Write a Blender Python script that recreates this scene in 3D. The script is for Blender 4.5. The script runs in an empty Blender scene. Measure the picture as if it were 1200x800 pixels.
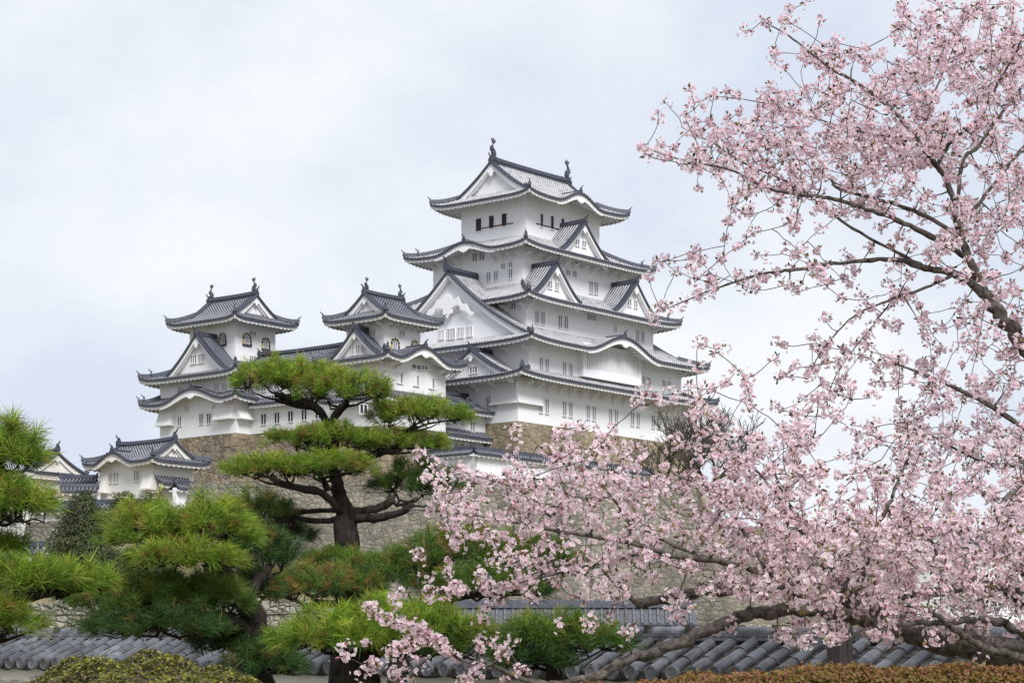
import bpy, math, random
import numpy as np
from mathutils import Vector
rng = np.random.default_rng(7); random.seed(7)
SC = bpy.context.scene; COL = SC.collection
# ------------------------------------------------------------------ camera
F, HZ = 2600.0, 805.0            # focal length and eye level, measured on the 1200 px wide photograph
cd = bpy.data.cameras.new('camera'); cam = bpy.data.objects.new('camera', cd); COL.objects.link(cam)
cam.location = (0, 0, 0); cam.rotation_euler = (math.pi/2, 0, 0)
cd.sensor_width = 36; cd.sensor_fit = 'HORIZONTAL'; cd.lens = 36*F/1200; cd.shift_y = (HZ-400)/1200
cd.clip_start = 0.1; cd.clip_end = 6000; SC.camera = cam
# ------------------------------------------------------------------ world, sun, exposure
w = bpy.data.worlds.new('World'); SC.world = w; w.use_nodes = True
nt = w.node_tree; nt.nodes.clear()
def wn(t, **k):
    n = nt.nodes.new(t)
    for a, b in k.items(): setattr(n, a, b)
    return n
wo = wn('ShaderNodeOutputWorld'); bg = wn('ShaderNodeBackground'); bg.inputs['Strength'].default_value = 0.1
sky = wn('ShaderNodeTexSky', sky_type='NISHITA', sun_disc=False); sky.sun_elevation = math.radians(44); sky.sun_rotation = math.radians(161)
tc = wn('ShaderNodeTexCoord'); mp = wn('ShaderNodeMapping'); mp.inputs['Scale'].default_value = (4, 4, 6.5); mp.inputs['Location'].default_value = (.9, .3, .2)
nz = wn('ShaderNodeTexNoise'); nz.inputs['Scale'].default_value = 1.0; nz.inputs['Detail'].default_value = 9; nz.inputs['Roughness'].default_value = .57
cr = wn('ShaderNodeValToRGB'); e = cr.color_ramp.elements
e[0].position = .40; e[0].color = (.69, .755, .88, 1); e[1].position = .62; e[1].color = (.93, .955, .985, 1)
sc_ = wn('ShaderNodeVectorMath', operation='SCALE'); sc_.inputs['Scale'].default_value = 8.9
mx = wn('ShaderNodeMix', data_type='RGBA'); mx.inputs['Factor'].default_value = .95
L = nt.links.new
L(tc.outputs['Generated'], mp.inputs[0]); L(mp.outputs[0], nz.inputs['Vector']); L(nz.outputs['Fac'], cr.inputs[0]); L(cr.outputs[0], sc_.inputs[0])
L(sky.outputs[0], mx.inputs[6]); L(sc_.outputs[0], mx.inputs[7]); L(mx.outputs[2], bg.inputs['Color']); L(bg.outputs[0], wo.inputs[0])
sd = bpy.data.lights.new('sun', 'SUN'); sun = bpy.data.objects.new('sun', sd); COL.objects.link(sun)
sd.energy = 3.4; sd.angle = math.radians(24); sd.color = (1, .985, .965)
el, az = math.radians(44), math.radians(161)
sdir = Vector((math.sin(az)*math.cos(el), math.cos(az)*math.cos(el), math.sin(el)))
sun.rotation_euler = sdir.to_track_quat('Z', 'Y').to_euler(); sun.location = (30, -30, 60)
SC.view_settings.view_transform = 'Standard'; SC.view_settings.look = 'None'; SC.view_settings.exposure = 0.22; SC.view_settings.gamma = 1
SC.view_settings.use_curve_mapping = False
SC.cycles.max_bounces = 8; SC.cycles.diffuse_bounces = 5; SC.cycles.transmission_bounces = 5; SC.cycles.transparent_max_bounces = 4
GZ = -1.6                          # ground under the photographer; the eye is the origin
def W(px, py, Y): return np.array([(px-600)/F*Y, Y, (HZ-py)/F*Y])
# ------------------------------------------------------------------ materials
def mat(name, base, rough=.8, spec=.3):
    m = bpy.data.materials.new(name); m.use_nodes = True; m.node_tree.nodes.clear()
    n = NT(m.node_tree); out = n('ShaderNodeOutputMaterial'); p = n('ShaderNodeBsdfPrincipled')
    p.inputs['Roughness'].default_value = rough; p.inputs['Specular IOR Level'].default_value = spec
    p.inputs['Base Color'].default_value = (*base, 1); n.l(p.outputs[0], out.inputs[0]); n.p = p; n.out = out
    return m, n
class NT:
    def __init__(s, t): s.t = t
    def __call__(s, ty, **k):
        n = s.t.nodes.new(ty)
        for a, b in k.items(): setattr(n, a, b)
        return n
    def l(s, a, b): s.t.links.new(a, b)
    def math(s, op, a, b=None, c=None):
        n = s('ShaderNodeMath', operation=op)
        for i, v in enumerate((a, b, c)):
            if v is None: continue
            if isinstance(v, (int, float)): n.inputs[i].default_value = v
            else: s.l(v, n.inputs[i])
        return n.outputs[0]
    def noise(s, scale, detail=4, rough=.55, vec=None, dist=0):
        n = s('ShaderNodeTexNoise'); n.inputs['Scale'].default_value = scale; n.inputs['Detail'].default_value = detail
        n.inputs['Roughness'].default_value = rough; n.inputs['Distortion'].default_value = dist
        s.l(vec if vec is not None else s.obj(), n.inputs['Vector']); return n.outputs['Fac']
    def obj(s):
        if not hasattr(s, '_o'): s._o = s('ShaderNodeTexCoord')
        return s._o.outputs['Object']
    def mapv(s, scale, rot=(0, 0, 0), vec=None):
        n = s('ShaderNodeMapping'); n.inputs['Scale'].default_value = scale; n.inputs['Rotation'].default_value = rot
        s.l(vec if vec is not None else s.obj(), n.inputs[0]); return n.outputs[0]
    def ramp(s, fac, stops):
        n = s('ShaderNodeValToRGB'); e = n.color_ramp.elements
        while len(e) < len(stops): e.new(.5)
        for x, (p, c) in zip(e, stops): x.position = p; x.color = (*c, 1)
        s.l(fac, n.inputs[0]); return n.outputs[0]
    def mix(s, fac, a, b, mode='MIX'):
        n = s('ShaderNodeMix', data_type='RGBA', blend_type=mode)
        for i, v in ((0, fac), (6, a), (7, b)):
            if isinstance(v, (int, float)): n.inputs[i].default_value = v
            elif isinstance(v, tuple): n.inputs[i].default_value = (*v, 1)
            else: s.l(v, n.inputs[i])
        return n.outputs[2]
    def bump(s, h, strength=.3, dist=.05):
        n = s('ShaderNodeBump'); n.inputs['Strength'].default_value = strength; n.inputs['Distance'].default_value = dist
        s.l(h, n.inputs['Height']); s.l(n.outputs[0], s.p.inputs['Normal'])
    def base(s, c): s.l(c, s.p.inputs['Base Color'])
M = {}
def plaster(name, c, stain):
    m, n = mat(name, c, .85, .2)
    a = n.noise(.35, 6, .6); b = n.noise(1.0, 5, .6, n.mapv((3.0, 3.0, .35)))
    col = n.mix(n.math('MULTIPLY', n.math('SUBTRACT', a, .3), .55), c, stain)
    col = n.mix(n.math('MULTIPLY', n.math('MAXIMUM', n.math('SUBTRACT', b, .52), 0), .5), col, stain)
    n.base(col); n.bump(n.noise(6, 3), .08, .03); M[name] = m
plaster('plaster', (.80, .803, .82), (.66, .66, .68))
plaster('plaster_old', (.77, .77, .775), (.56, .545, .53))
plaster('plaster_cream', (.74, .72, .69), (.52, .49, .44))
plaster('plaster_shutter', (.62, .62, .64), (.55, .55, .57))
def tiles(name, wl, q, dark=(.052, .058, .080), white=(.62, .62, .62)):
    m, n = mat(name, dark, .45, .45)
    uv = n('ShaderNodeUVMap'); uv.uv_map = 'UVMap'; sx = n('ShaderNodeSeparateXYZ'); n.l(uv.outputs[0], sx.inputs[0])
    fu = n.math('FRACT', sx.outputs[0]); fv = n.math('FRACT', n.math('DIVIDE', sx.outputs[1], .34))
    rib = n.math('LESS_THAN', n.math('ABSOLUTE', n.math('SUBTRACT', fu, .74)), wl)
    pl = n.math('MULTIPLY', n.math('LESS_THAN', fv, q), rib)
    wr = n.noise(1.3, 4); pl = n.math('MULTIPLY', pl, n.ramp(wr, [(.25, (.25,)*3), (.5, (1,)*3)]))
    dk = n.mix(n.noise(3.5, 4), tuple(x*.6 for x in dark), tuple(x*1.5 for x in dark))
    wh = n.mix(n.noise(.5, 4), white, tuple(x*.62 for x in white))
    n.base(n.mix(pl, dk, wh)); M[name] = m
tiles('keep_tiles', .25, .84, white=(.60, .60, .605), dark=(.055, .06, .08))
tiles('tower_tiles', .20, .34, white=(.5, .5, .5))
tiles('garden_tiles', .10, .5, dark=(.085, .088, .10), white=(.20, .20, .215))
m, n = mat('ridge_tile', (.05, .056, .08), .5, .4); n.base(n.ramp(n.noise(5, 5), [(.3, (.026, .030, .046)), (.7, (.080, .086, .112))])); M['ridge_tile'] = m
m, n = mat('dark_opening', (.03, .03, .038), .6, .2); n.base(n.ramp(n.noise(2, 2), [(.3, (.02, .021, .028)), (.7, (.045, .045, .055))])); M['dark'] = m
m, n = mat('grey_opening', (.2, .2, .23), .7, .2); n.base(n.ramp(n.noise(2, 2), [(.3, (.17, .17, .2)), (.7, (.25, .25, .28))])); M['grey'] = m
m, n = mat('gold_leaf', (.55, .36, .08), .35, .5); n.p.inputs['Metallic'].default_value = .6; n.base(n.ramp(n.noise(4, 2), [(.3, (.5, .33, .07)), (.7, (.62, .42, .12))])); M['gold'] = m
m, n = mat('sill_wood', (.10, .045, .035), .7, .2); n.base(n.ramp(n.noise(4, 3), [(.3, (.08, .035, .03)), (.7, (.13, .06, .045))])); M['sill'] = m
def stone(name, cols, scale, joint, stretch=(1, 1, 1.25), bs=.6, jw=.05):
    m, n = mat(name, cols[0], .9, .15)
    v = n.mapv(stretch)
    wob = n('ShaderNodeTexNoise'); wob.inputs['Scale'].default_value = scale*1.3; wob.inputs['Detail'].default_value = 2; n.l(v, wob.inputs['Vector'])
    ad = n('ShaderNodeVectorMath', operation='MULTIPLY_ADD'); n.l(wob.outputs['Color'], ad.inputs[0]); ad.inputs[1].default_value = (.22/scale*1.6,)*3; n.l(v, ad.inputs[2])
    v1 = n('ShaderNodeTexVoronoi', feature='F1'); v2 = n('ShaderNodeTexVoronoi', feature='DISTANCE_TO_EDGE')
    for x in (v1, v2): x.inputs['Scale'].default_value = scale; x.inputs['Randomness'].default_value = .92; n.l(ad.outputs[0], x.inputs['Vector'])
    sp = n('ShaderNodeSeparateColor'); n.l(v1.outputs['Color'], sp.inputs[0])
    k = len(cols); c = n.ramp(sp.outputs[0], [(i/(k-1), cols[i]) for i in range(k)])
    c = n.mix(.55, c, n.ramp(n.noise(scale*3.5, 5, .65), [(.3, (.45,)*3), (.68, (1.15,)*3)]), 'MULTIPLY')
    c = n.mix(1.0, c, n.ramp(n.noise(.22, 6, .6, n.mapv((1, 1, .6))), [(.34, (.55, .54, .52)), (.62, (1.08, 1.06, 1.0))]), 'MULTIPLY')
    ed = n.ramp(v2.outputs['Distance'], [(.0, (0,)*3), (jw, (1,)*3)])
    c = n.mix(ed, joint, c); n.base(c)
    hh = n.math('ADD', n.math('MULTIPLY', n.ramp(v2.outputs['Distance'], [(0, (0,)*3), (.2, (1,)*3)]), 1.0), n.math('MULTIPLY', n.noise(scale*4, 4), .35))
    n.bump(hh, bs, .25); M[name] = m
stone('stone_sand', [(.31, .255, .19), (.20, .18, .155), (.37, .315, .235), (.265, .21, .155), (.32, .275, .215)], 1.15, (.075, .062, .05), bs=.45, jw=.04)
stone('stone_keep', [(.36, .30, .215), (.28, .235, .18), (.41, .35, .255), (.31, .26, .19), (.38, .32, .235)], .85, (.13, .105, .075), (1, 1, 1.6), bs=.35, jw=.03)
stone('stone_grey', [(.255, .24, .205), (.18, .17, .15), (.32, .30, .255), (.225, .205, .17), (.295, .28, .245)], 1.75, (.085, .08, .07), bs=.45, jw=.045)
stone('stone_pale', [(.40, .385, .35), (.30, .29, .26), (.46, .44, .40), (.35, .325, .28)], 3.4, (.07, .065, .055), bs=.6)
stone('stone_corner', [(.36, .305, .22), (.30, .25, .18)], .3, (.27, .23, .165))
m, n = mat('earth', (.2, .16, .1), .95, .1); n.base(n.ramp(n.noise(.12, 8, .65), [(.3, (.09, .10, .045)), (.5, (.17, .15, .085)), (.7, (.24, .19, .13))])); n.bump(n.noise(2, 5), .5, .1); M['earth'] = m
# ------------------------------------------------------------------ mesh builder
class MB:
    def __init__(s): s.V = []; s.n = 0; s.Fq = []; s.UV = []; s.C = []; s.hasuv = False; s.hascol = False
    def add(s, V, Fs, mi=0, uv=None, col=None):
        V = np.asarray(V, float).reshape(-1, 3); k = len(V)
        s.V.append(V)
        s.UV.append(np.zeros((k, 2)) if uv is None else np.asarray(uv, float).reshape(-1, 2)); s.hasuv |= uv is not None
        s.C.append(np.ones((k, 3)) if col is None else np.broadcast_to(np.asarray(col, float), (k, 3))); s.hascol |= col is not None
        for f in (Fs if isinstance(Fs, list) else [Fs]):
            f = np.asarray(f, np.int64)
            if f.ndim == 1: f = f[None]
            s.Fq.append((f+s.n, mi))
        s.n += k
    def grid(s, P, mi=0, uv=None, flip=False, col=None):
        nj, ni = P.shape[:2]; idx = np.arange(nj*ni).reshape(nj, ni)
        q = np.stack([idx[:-1, :-1], idx[:-1, 1:], idx[1:, 1:], idx[1:, :-1]], -1).reshape(-1, 4)
        if flip: q = q[:, ::-1]
        s.add(P, q, mi, uv, col)
    def hexa(s, c, mi=0):
        """eight corners: bottom loop 0-3, top loop 4-7"""
        s.add(c, np.array([[0, 3, 2, 1], [4, 5, 6, 7], [0, 1, 5, 4], [1, 2, 6, 5], [2, 3, 7, 6], [3, 0, 4, 7]]), mi)
    def box(s, a, b, mi=0):
        (x0, y0, z0), (x1, y1, z1) = a, b
        s.hexa([(x0, y0, z0), (x1, y0, z0), (x1, y1, z0), (x0, y1, z0), (x0, y0, z1), (x1, y0, z1), (x1, y1, z1), (x0, y1, z1)], mi)
    def sweep(s, pts, wd, ht, zoff=0, mi=0, lat=None, taper=None):
        """a bar of width wd and height ht along pts, standing on them"""
        pts = np.asarray(pts, float); n_ = len(pts)
        tg = np.gradient(pts, axis=0); l = np.stack([-tg[:, 1], tg[:, 0], 0*tg[:, 0]], -1)
        if lat is not None: l = np.broadcast_to(np.asarray(lat, float), l.shape)
        l = l/np.maximum(np.linalg.norm(l, axis=1, keepdims=True), 1e-9)*wd/2
        z0 = np.array([0, 0, zoff]); z1 = np.array([0, 0, zoff+ht])
        P = np.stack([pts-l+z0, pts+l+z0, pts+l*.8+z1, pts-l*.8+z1], 1)
        i = np.arange(n_-1)[:, None]*4
        f = np.concatenate([np.concatenate([i+k, i+(k+1) % 4, i+4+(k+1) % 4, i+4+k], 1) for k in range(4)])
        s.add(P, [f[:, ::-1], np.array([0, 1, 2, 3]), np.array([4*n_-1, 4*n_-2, 4*n_-3, 4*n_-4])], mi)
    def tube(s, pts, r, k=6, mi=0, cap=True, uv=False):
        pts = np.asarray(pts, float); n_ = len(pts); r = np.broadcast_to(np.asarray(r, float), (n_,))
        tg = np.gradient(pts, axis=0); tg /= np.maximum(np.linalg.norm(tg, axis=1, keepdims=True), 1e-9)
        ref = np.where(np.abs(tg[:, 2:3]) > .9, np.array([[1., 0, 0]]), np.array([[0, 0, 1.]]))
        a = np.cross(tg, ref); a /= np.maximum(np.linalg.norm(a, axis=1, keepdims=True), 1e-9); b = np.cross(tg, a)
        th = np.arange(k)*2*np.pi/k
        P = pts[:, None]+r[:, None, None]*(a[:, None]*np.cos(th)[None, :, None]+b[:, None]*np.sin(th)[None, :, None])
        idx = np.arange(n_*k).reshape(n_, k); nx = np.roll(idx, -1, 1)
        f = np.stack([idx[:-1], nx[:-1], nx[1:], idx[1:]], -1).reshape(-1, 4)
        fs = [f[:, ::-1]]
        if cap: fs += [idx[0], idx[-1][::-1]]
        s.add(P.reshape(-1, 3), fs, mi)
    def prism(s, poly, map0, map1, mi=0):
        """poly: list of 2d points; map0/map1 turn one into a 3d point on the two caps"""
        A = [map0(*p) for p in poly]; B = [map1(*p) for p in poly]; k = len(poly)
        i = np.arange(k); j = (i+1) % k
        s.add(np.array(A+B), [np.arange(k)[::-1], np.arange(k)+k, np.stack([i, j, j+k, i+k], 1)], mi)
    def build(s, name, mats, parent=None, off=(0, 0, 0), smooth=False):
        me = bpy.data.meshes.new(name)
        V = np.concatenate(s.V)-np.asarray(off, float); me.vertices.add(len(V)); me.vertices.foreach_set('co', V.astype(np.float32).ravel())
        loops = np.concatenate([f.ravel() for f, _ in s.Fq]); tot = np.concatenate([np.full(len(f), f.shape[1]) for f, _ in s.Fq])
        mi = np.concatenate([np.full(len(f), m_) for f, m_ in s.Fq])
        me.loops.add(len(loops)); me.loops.foreach_set('vertex_index', loops.astype(np.int32))
        me.polygons.add(len(tot)); me.polygons.foreach_set('loop_start', np.concatenate([[0], np.cumsum(tot)[:-1]]).astype(np.int32))
        me.polygons.foreach_set('loop_total', tot.astype(np.int32)); me.polygons.foreach_set('material_index', mi.astype(np.int32))
        me.polygons.foreach_set('use_smooth', np.full(len(tot), bool(smooth)))
        if s.hasuv:
            u = me.uv_layers.new(name='UVMap'); u.data.foreach_set('uv', np.concatenate(s.UV)[loops].astype(np.float32).ravel())
        if s.hascol:
            c = me.attributes.new('Col', 'FLOAT_COLOR', 'POINT'); C4 = np.concatenate([np.concatenate(s.C), np.ones((len(V), 1))], 1)
            c.data.foreach_set('color', C4.astype(np.float32).ravel())
        me.update(calc_edges=True); me.validate()
        for x in (mats if isinstance(mats, (list, tuple)) else [mats]): me.materials.append(M[x] if isinstance(x, str) else x)
        o = bpy.data.objects.new(name, me); COL.objects.link(o)
        if parent is not None: o.parent = parent
        return o
def empty(name, loc, rz=0):
    o = bpy.data.objects.new(name, None); COL.objects.link(o); o.location = loc; o.rotation_euler = (0, 0, rz); o.empty_display_size = .3; return o
def tag(o, label, cat, group=None, kind=None):
    o['label'] = label; o['category'] = cat
    if group: o['group'] = group
    return o
def struct(o): o['kind'] = 'structure'; return o

def leafmat(name, trans=.25, rough=.6, tint=(1, 1, 1)):
    m = bpy.data.materials.new(name); m.use_nodes = True; m.node_tree.nodes.clear(); n = NT(m.node_tree)
    at = n('ShaderNodeAttribute'); at.attribute_name = 'Col'
    d = n('ShaderNodeBsdfPrincipled'); d.inputs['Roughness'].default_value = rough; d.inputs['Specular IOR Level'].default_value = .25
    t = n('ShaderNodeBsdfTranslucent'); mxs = n('ShaderNodeMixShader'); mxs.inputs[0].default_value = trans; out = n('ShaderNodeOutputMaterial')
    c = n.mix(1.0, at.outputs['Color'], n.ramp(n.noise(9, 3), [(.3, (.86,)*3), (.7, (1.1,)*3)]), 'MULTIPLY')
    n.l(c, d.inputs['Base Color']); n.l(c, t.inputs['Color']); n.l(d.outputs[0], mxs.inputs[1]); n.l(t.outputs[0], mxs.inputs[2]); n.l(mxs.outputs[0], out.inputs[0]); M[name] = m
leafmat('needles', .12, .5); leafmat('leaves', .25, .55); leafmat('petals', .48, .8)
def bark(name, c0, c1, sc, stretch):
    m, n = mat(name, c0, .9, .15); v = n.mapv(stretch); h = n.noise(sc, 6, .65, v, .4); c = n.ramp(h, [(.35, c0), (.62, c1)])
    c = n.mix(n.ramp(n.noise(1.7, 5, .6), [(.58, (0,)*3), (.72, (.55,)*3)]), c, (.075, .08, .03)); n.base(c); n.bump(h, .7, .04); M[name] = m
bark('pine_bark', (.008, .007, .006), (.042, .033, .028), 9, (1, 1, .3))
bark('cherry_bark', (.028, .023, .021), (.17, .148, .132), 16, (1, 1, 1))
bark('dull_bark', (.05, .042, .036), (.13, .11, .09), 8, (1, 1, .4))
m, n = mat('near_tile', (.2, .2, .22), .33, .6)
c = n.ramp(n.noise(2.2, 6, .65), [(.28, (.040, .042, .050)), (.5, (.095, .10, .115)), (.68, (.20, .205, .225))])
c = n.mix(n.ramp(n.noise(5, 6, .7), [(.52, (0,)*3), (.62, (.8,)*3)]), c, (.055, .05, .042)); at_ = n('ShaderNodeAttribute'); at_.attribute_name = 'Col'; c = n.mix(1.0, c, at_.outputs['Color'], 'MULTIPLY'); n.base(c); n.bump(n.noise(30, 4), .25, .01); M['near_tile'] = m
m, n = mat('near_tile_bed', (.06, .055, .05), .9, .1); n.base(n.ramp(n.noise(7, 5), [(.35, (.030, .028, .026)), (.65, (.105, .10, .09))])); M['tile_bed'] = m
m, n = mat('post_wood', (.06, .05, .05), .75, .2); g_ = n.noise(6, 5, .6, n.mapv((9, 9, .6))); n.base(n.ramp(g_, [(.3, (.025, .02, .02)), (.7, (.085, .07, .072))])); n.bump(g_, .4, .02); M['post_wood'] = m
m, n = mat('moss_wood', (.06, .05, .03), .9, .1); n.base(n.ramp(n.noise(9, 5), [(.35, (.045, .04, .02)), (.65, (.13, .11, .04))])); M['moss_wood'] = m
# ------------------------------------------------------------------ castle frame: s runs along the right-hand faces, t along the left-hand faces
YAW = math.radians(50.8); CU, SU = math.cos(YAW), math.sin(YAW); P0 = np.array([.692, 257.0])
def cw(s, t, z=0): return np.array([P0[0]+CU*s-SU*t, P0[1]+SU*s+CU*t, z])
def onR(px, py, t):
    k = (px-600)/F; s = (k*(P0[1]+CU*t)-P0[0]+SU*t)/(CU-SU*k); return s, (HZ-py)/F*(P0[1]+SU*s+CU*t)
def onL(px, py, s):
    k = (px-600)/F; t = (P0[0]+CU*s-k*(P0[1]+SU*s))/(SU+CU*k); return t, (HZ-py)/F*(P0[1]+SU*s+CU*t)
class Fr:
    """one side of a rectangle: a runs along it, d inward"""
    def __init__(f, o, e, n, L, D): f.o = np.array(o, float); f.e = np.array(e, float); f.n = np.array(n, float); f.L = L; f.D = D
    def p(f, a, d, z):
        a, d, z = np.broadcast_arrays(np.asarray(a, float), np.asarray(d, float), np.asarray(z, float))
        return np.stack([f.o[0]+f.e[0]*a+f.n[0]*d, f.o[1]+f.e[1]*a+f.n[1]*d, z], -1)
    def box(f, mb, a0, d0, z0, a1, d1, z1, mi=0):
        mb.hexa([f.p(a0, d0, z0), f.p(a1, d0, z0), f.p(a1, d1, z0), f.p(a0, d1, z0), f.p(a0, d0, z1), f.p(a1, d0, z1), f.p(a1, d1, z1), f.p(a0, d1, z1)], mi)
def sides(r):
    x0, y0, x1, y1 = r
    return {'R': Fr((x0, y0), (1, 0), (0, 1), x1-x0, y1-y0), 'L': Fr((x0, y1), (0, -1), (1, 0), y1-y0, x1-x0),
            'B': Fr((x1, y1), (-1, 0), (0, -1), x1-x0, y1-y0), 'E': Fr((x1, y0), (0, 1), (-1, 0), y1-y0, x1-x0)}
def ribs(a0, a1, per):
    k = np.arange(math.floor(a0/per), math.ceil(a1/per)+1)
    a = (k[:, None]+np.array([0, .48, .55, .64, .80, .90, .97])[None]).ravel()*per
    h = np.tile(np.array([0, 0, .75, 1, 1, .75, 0]), len(k))
    m = (a > a0) & (a < a1); a = np.concatenate([[a0], a[m], [a1]]); h = np.concatenate([[0], h[m], [0]]); return a, h*.12
PER = .42
def sheet(mb, fr, a0, a1, d0, d1, zf, nd=9, per=PER, rh=.085, mi=0):
    a, h = ribs(a0, a1, per); j = np.linspace(0, 1, nd)[:, None]
    D0 = d0(a) if callable(d0) else np.full_like(a, d0); D1 = d1(a) if callable(d1) else np.full_like(a, d1)
    d = D0+(D1-D0)*j; A = np.broadcast_to(a, d.shape)
    mb.grid(fr.p(A, d, zf(A, d)+h), mi, np.stack([A/per, d*1.15], -1))
def curve(x): x = np.clip(x, 0, 1); return .55*x+.45*x*x
def bell(x): x = np.clip(np.abs(x), 0, 1); return .5*(1+np.cos(np.pi*x))
def eave_z(L, D, ze, rise, U, karas=()):
    def zf(a, d):
        a = np.asarray(a, float); d = np.asarray(d, float)
        up = U*np.abs((a-L/2)/(L/2))**7
        z = ze+rise*curve(d/D)+up*(1-np.clip(d/D, 0, 1))
        for a0, hw, B in karas: z = np.maximum(z, np.where(np.abs(a-a0) < hw, ze+.02+B*bell((a-a0)/hw), -1e9))
        return z
    return zf
def disc_row(mb, fr, zf, a0, a1, per=PER, r=.105, mi=0):
    k = np.arange(math.ceil(a0/per), math.floor(a1/per)); a = (k+.72)*per; n = len(a)
    if n < 1: return
    th = np.arange(7)*2*np.pi/7; A = a[:, None]+r*np.cos(th)[None]; Z = zf(a, 0*a)[:, None]+.02+r*np.sin(th)[None]
    P0_ = fr.p(A, -.06, Z); P1_ = fr.p(A, .1, Z); V = np.concatenate([P0_, P1_], 1).reshape(-1, 3)
    b = np.arange(n)[:, None]*14
    cap = b+np.arange(7)[None]; i = np.arange(7); j = (i+1) % 7
    s_ = np.stack([i, i+7, j+7, j], 1); q = (b[:, :, None]+s_[None]).reshape(-1, 4)
    mb.add(V, [cap, q], mi)
def onigawara(mb, p, dir2, sc=1.0, mi=0):
    """ridge-end tile: a shouldered plate with a curved horn, facing along dir2"""
    d = np.array([dir2[0], dir2[1], 0.]); d /= np.linalg.norm(d); l = np.array([-d[1], d[0], 0.]); z = np.array([0, 0, 1.]); p = np.asarray(p, float)
    poly = [(-.30, -.12), (.30, -.12), (.36, .22), (.24, .50), (.12, .60), (.10, .82), (-.10, .82), (-.12, .60), (-.24, .50), (-.36, .22)]
    mb.prism(poly, lambda x, y: p+l*x*sc+z*y*sc+d*.14*sc, lambda x, y: p+l*x*sc+z*y*sc-d*.16*sc, mi)
    pts = [p+z*.62*sc-d*.1*sc, p+z*.80*sc+d*.12*sc, p+z*.98*sc+d*.36*sc, p+z*1.2*sc+d*.46*sc]
    mb.tube(pts, np.array([.10, .10, .09, .05])*sc, 6, mi)
def shachi(mb, p, dir2, sc=1.0, mi=0):
    """ridge dolphin-fish: head down on the ridge end, body bowed, tail fin up"""
    d = np.array([dir2[0], dir2[1], 0.]); d /= np.linalg.norm(d); l = np.array([-d[1], d[0], 0.]); z = np.array([0, 0, 1.]); p = np.asarray(p, float)
    c = [(.10, 0), (.14, .35), (.02, .75), (-.14, 1.05), (-.14, 1.35), (.04, 1.62), (.10, 1.8)]
    P = [p+d*x*sc+z*y*sc for x, y in c]; mb.tube(P, np.array([.24, .33, .29, .22, .16, .11, .07])*sc, 8, mi)
    for poly in ([(.02, 1.6), (.42, 1.78), (.52, 2.2), (.24, 2.02), (.14, 2.4), (-.06, 2.06), (-.36, 2.28), (-.22, 1.86)],
                 [(-.2, .55), (-.62, .75), (-.52, .95), (-.62, 1.2), (-.3, 1.2)], [(.36, .25), (.64, .55), (.42, .62), (.5, .9), (.14, .85)]):
        mb.prism(poly, lambda x, y: p+d*x*sc+z*y*sc+l*.05*sc, lambda x, y: p+d*x*sc+z*y*sc-l*.05*sc, mi)
    mb.hexa([p+d*a*sc+l*b*sc+z*c_*sc for c_ in (-.3, .12) for a, b in ((-.35, -.28), (.35, -.28), (.35, .28), (-.35, .28))], mi)
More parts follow.
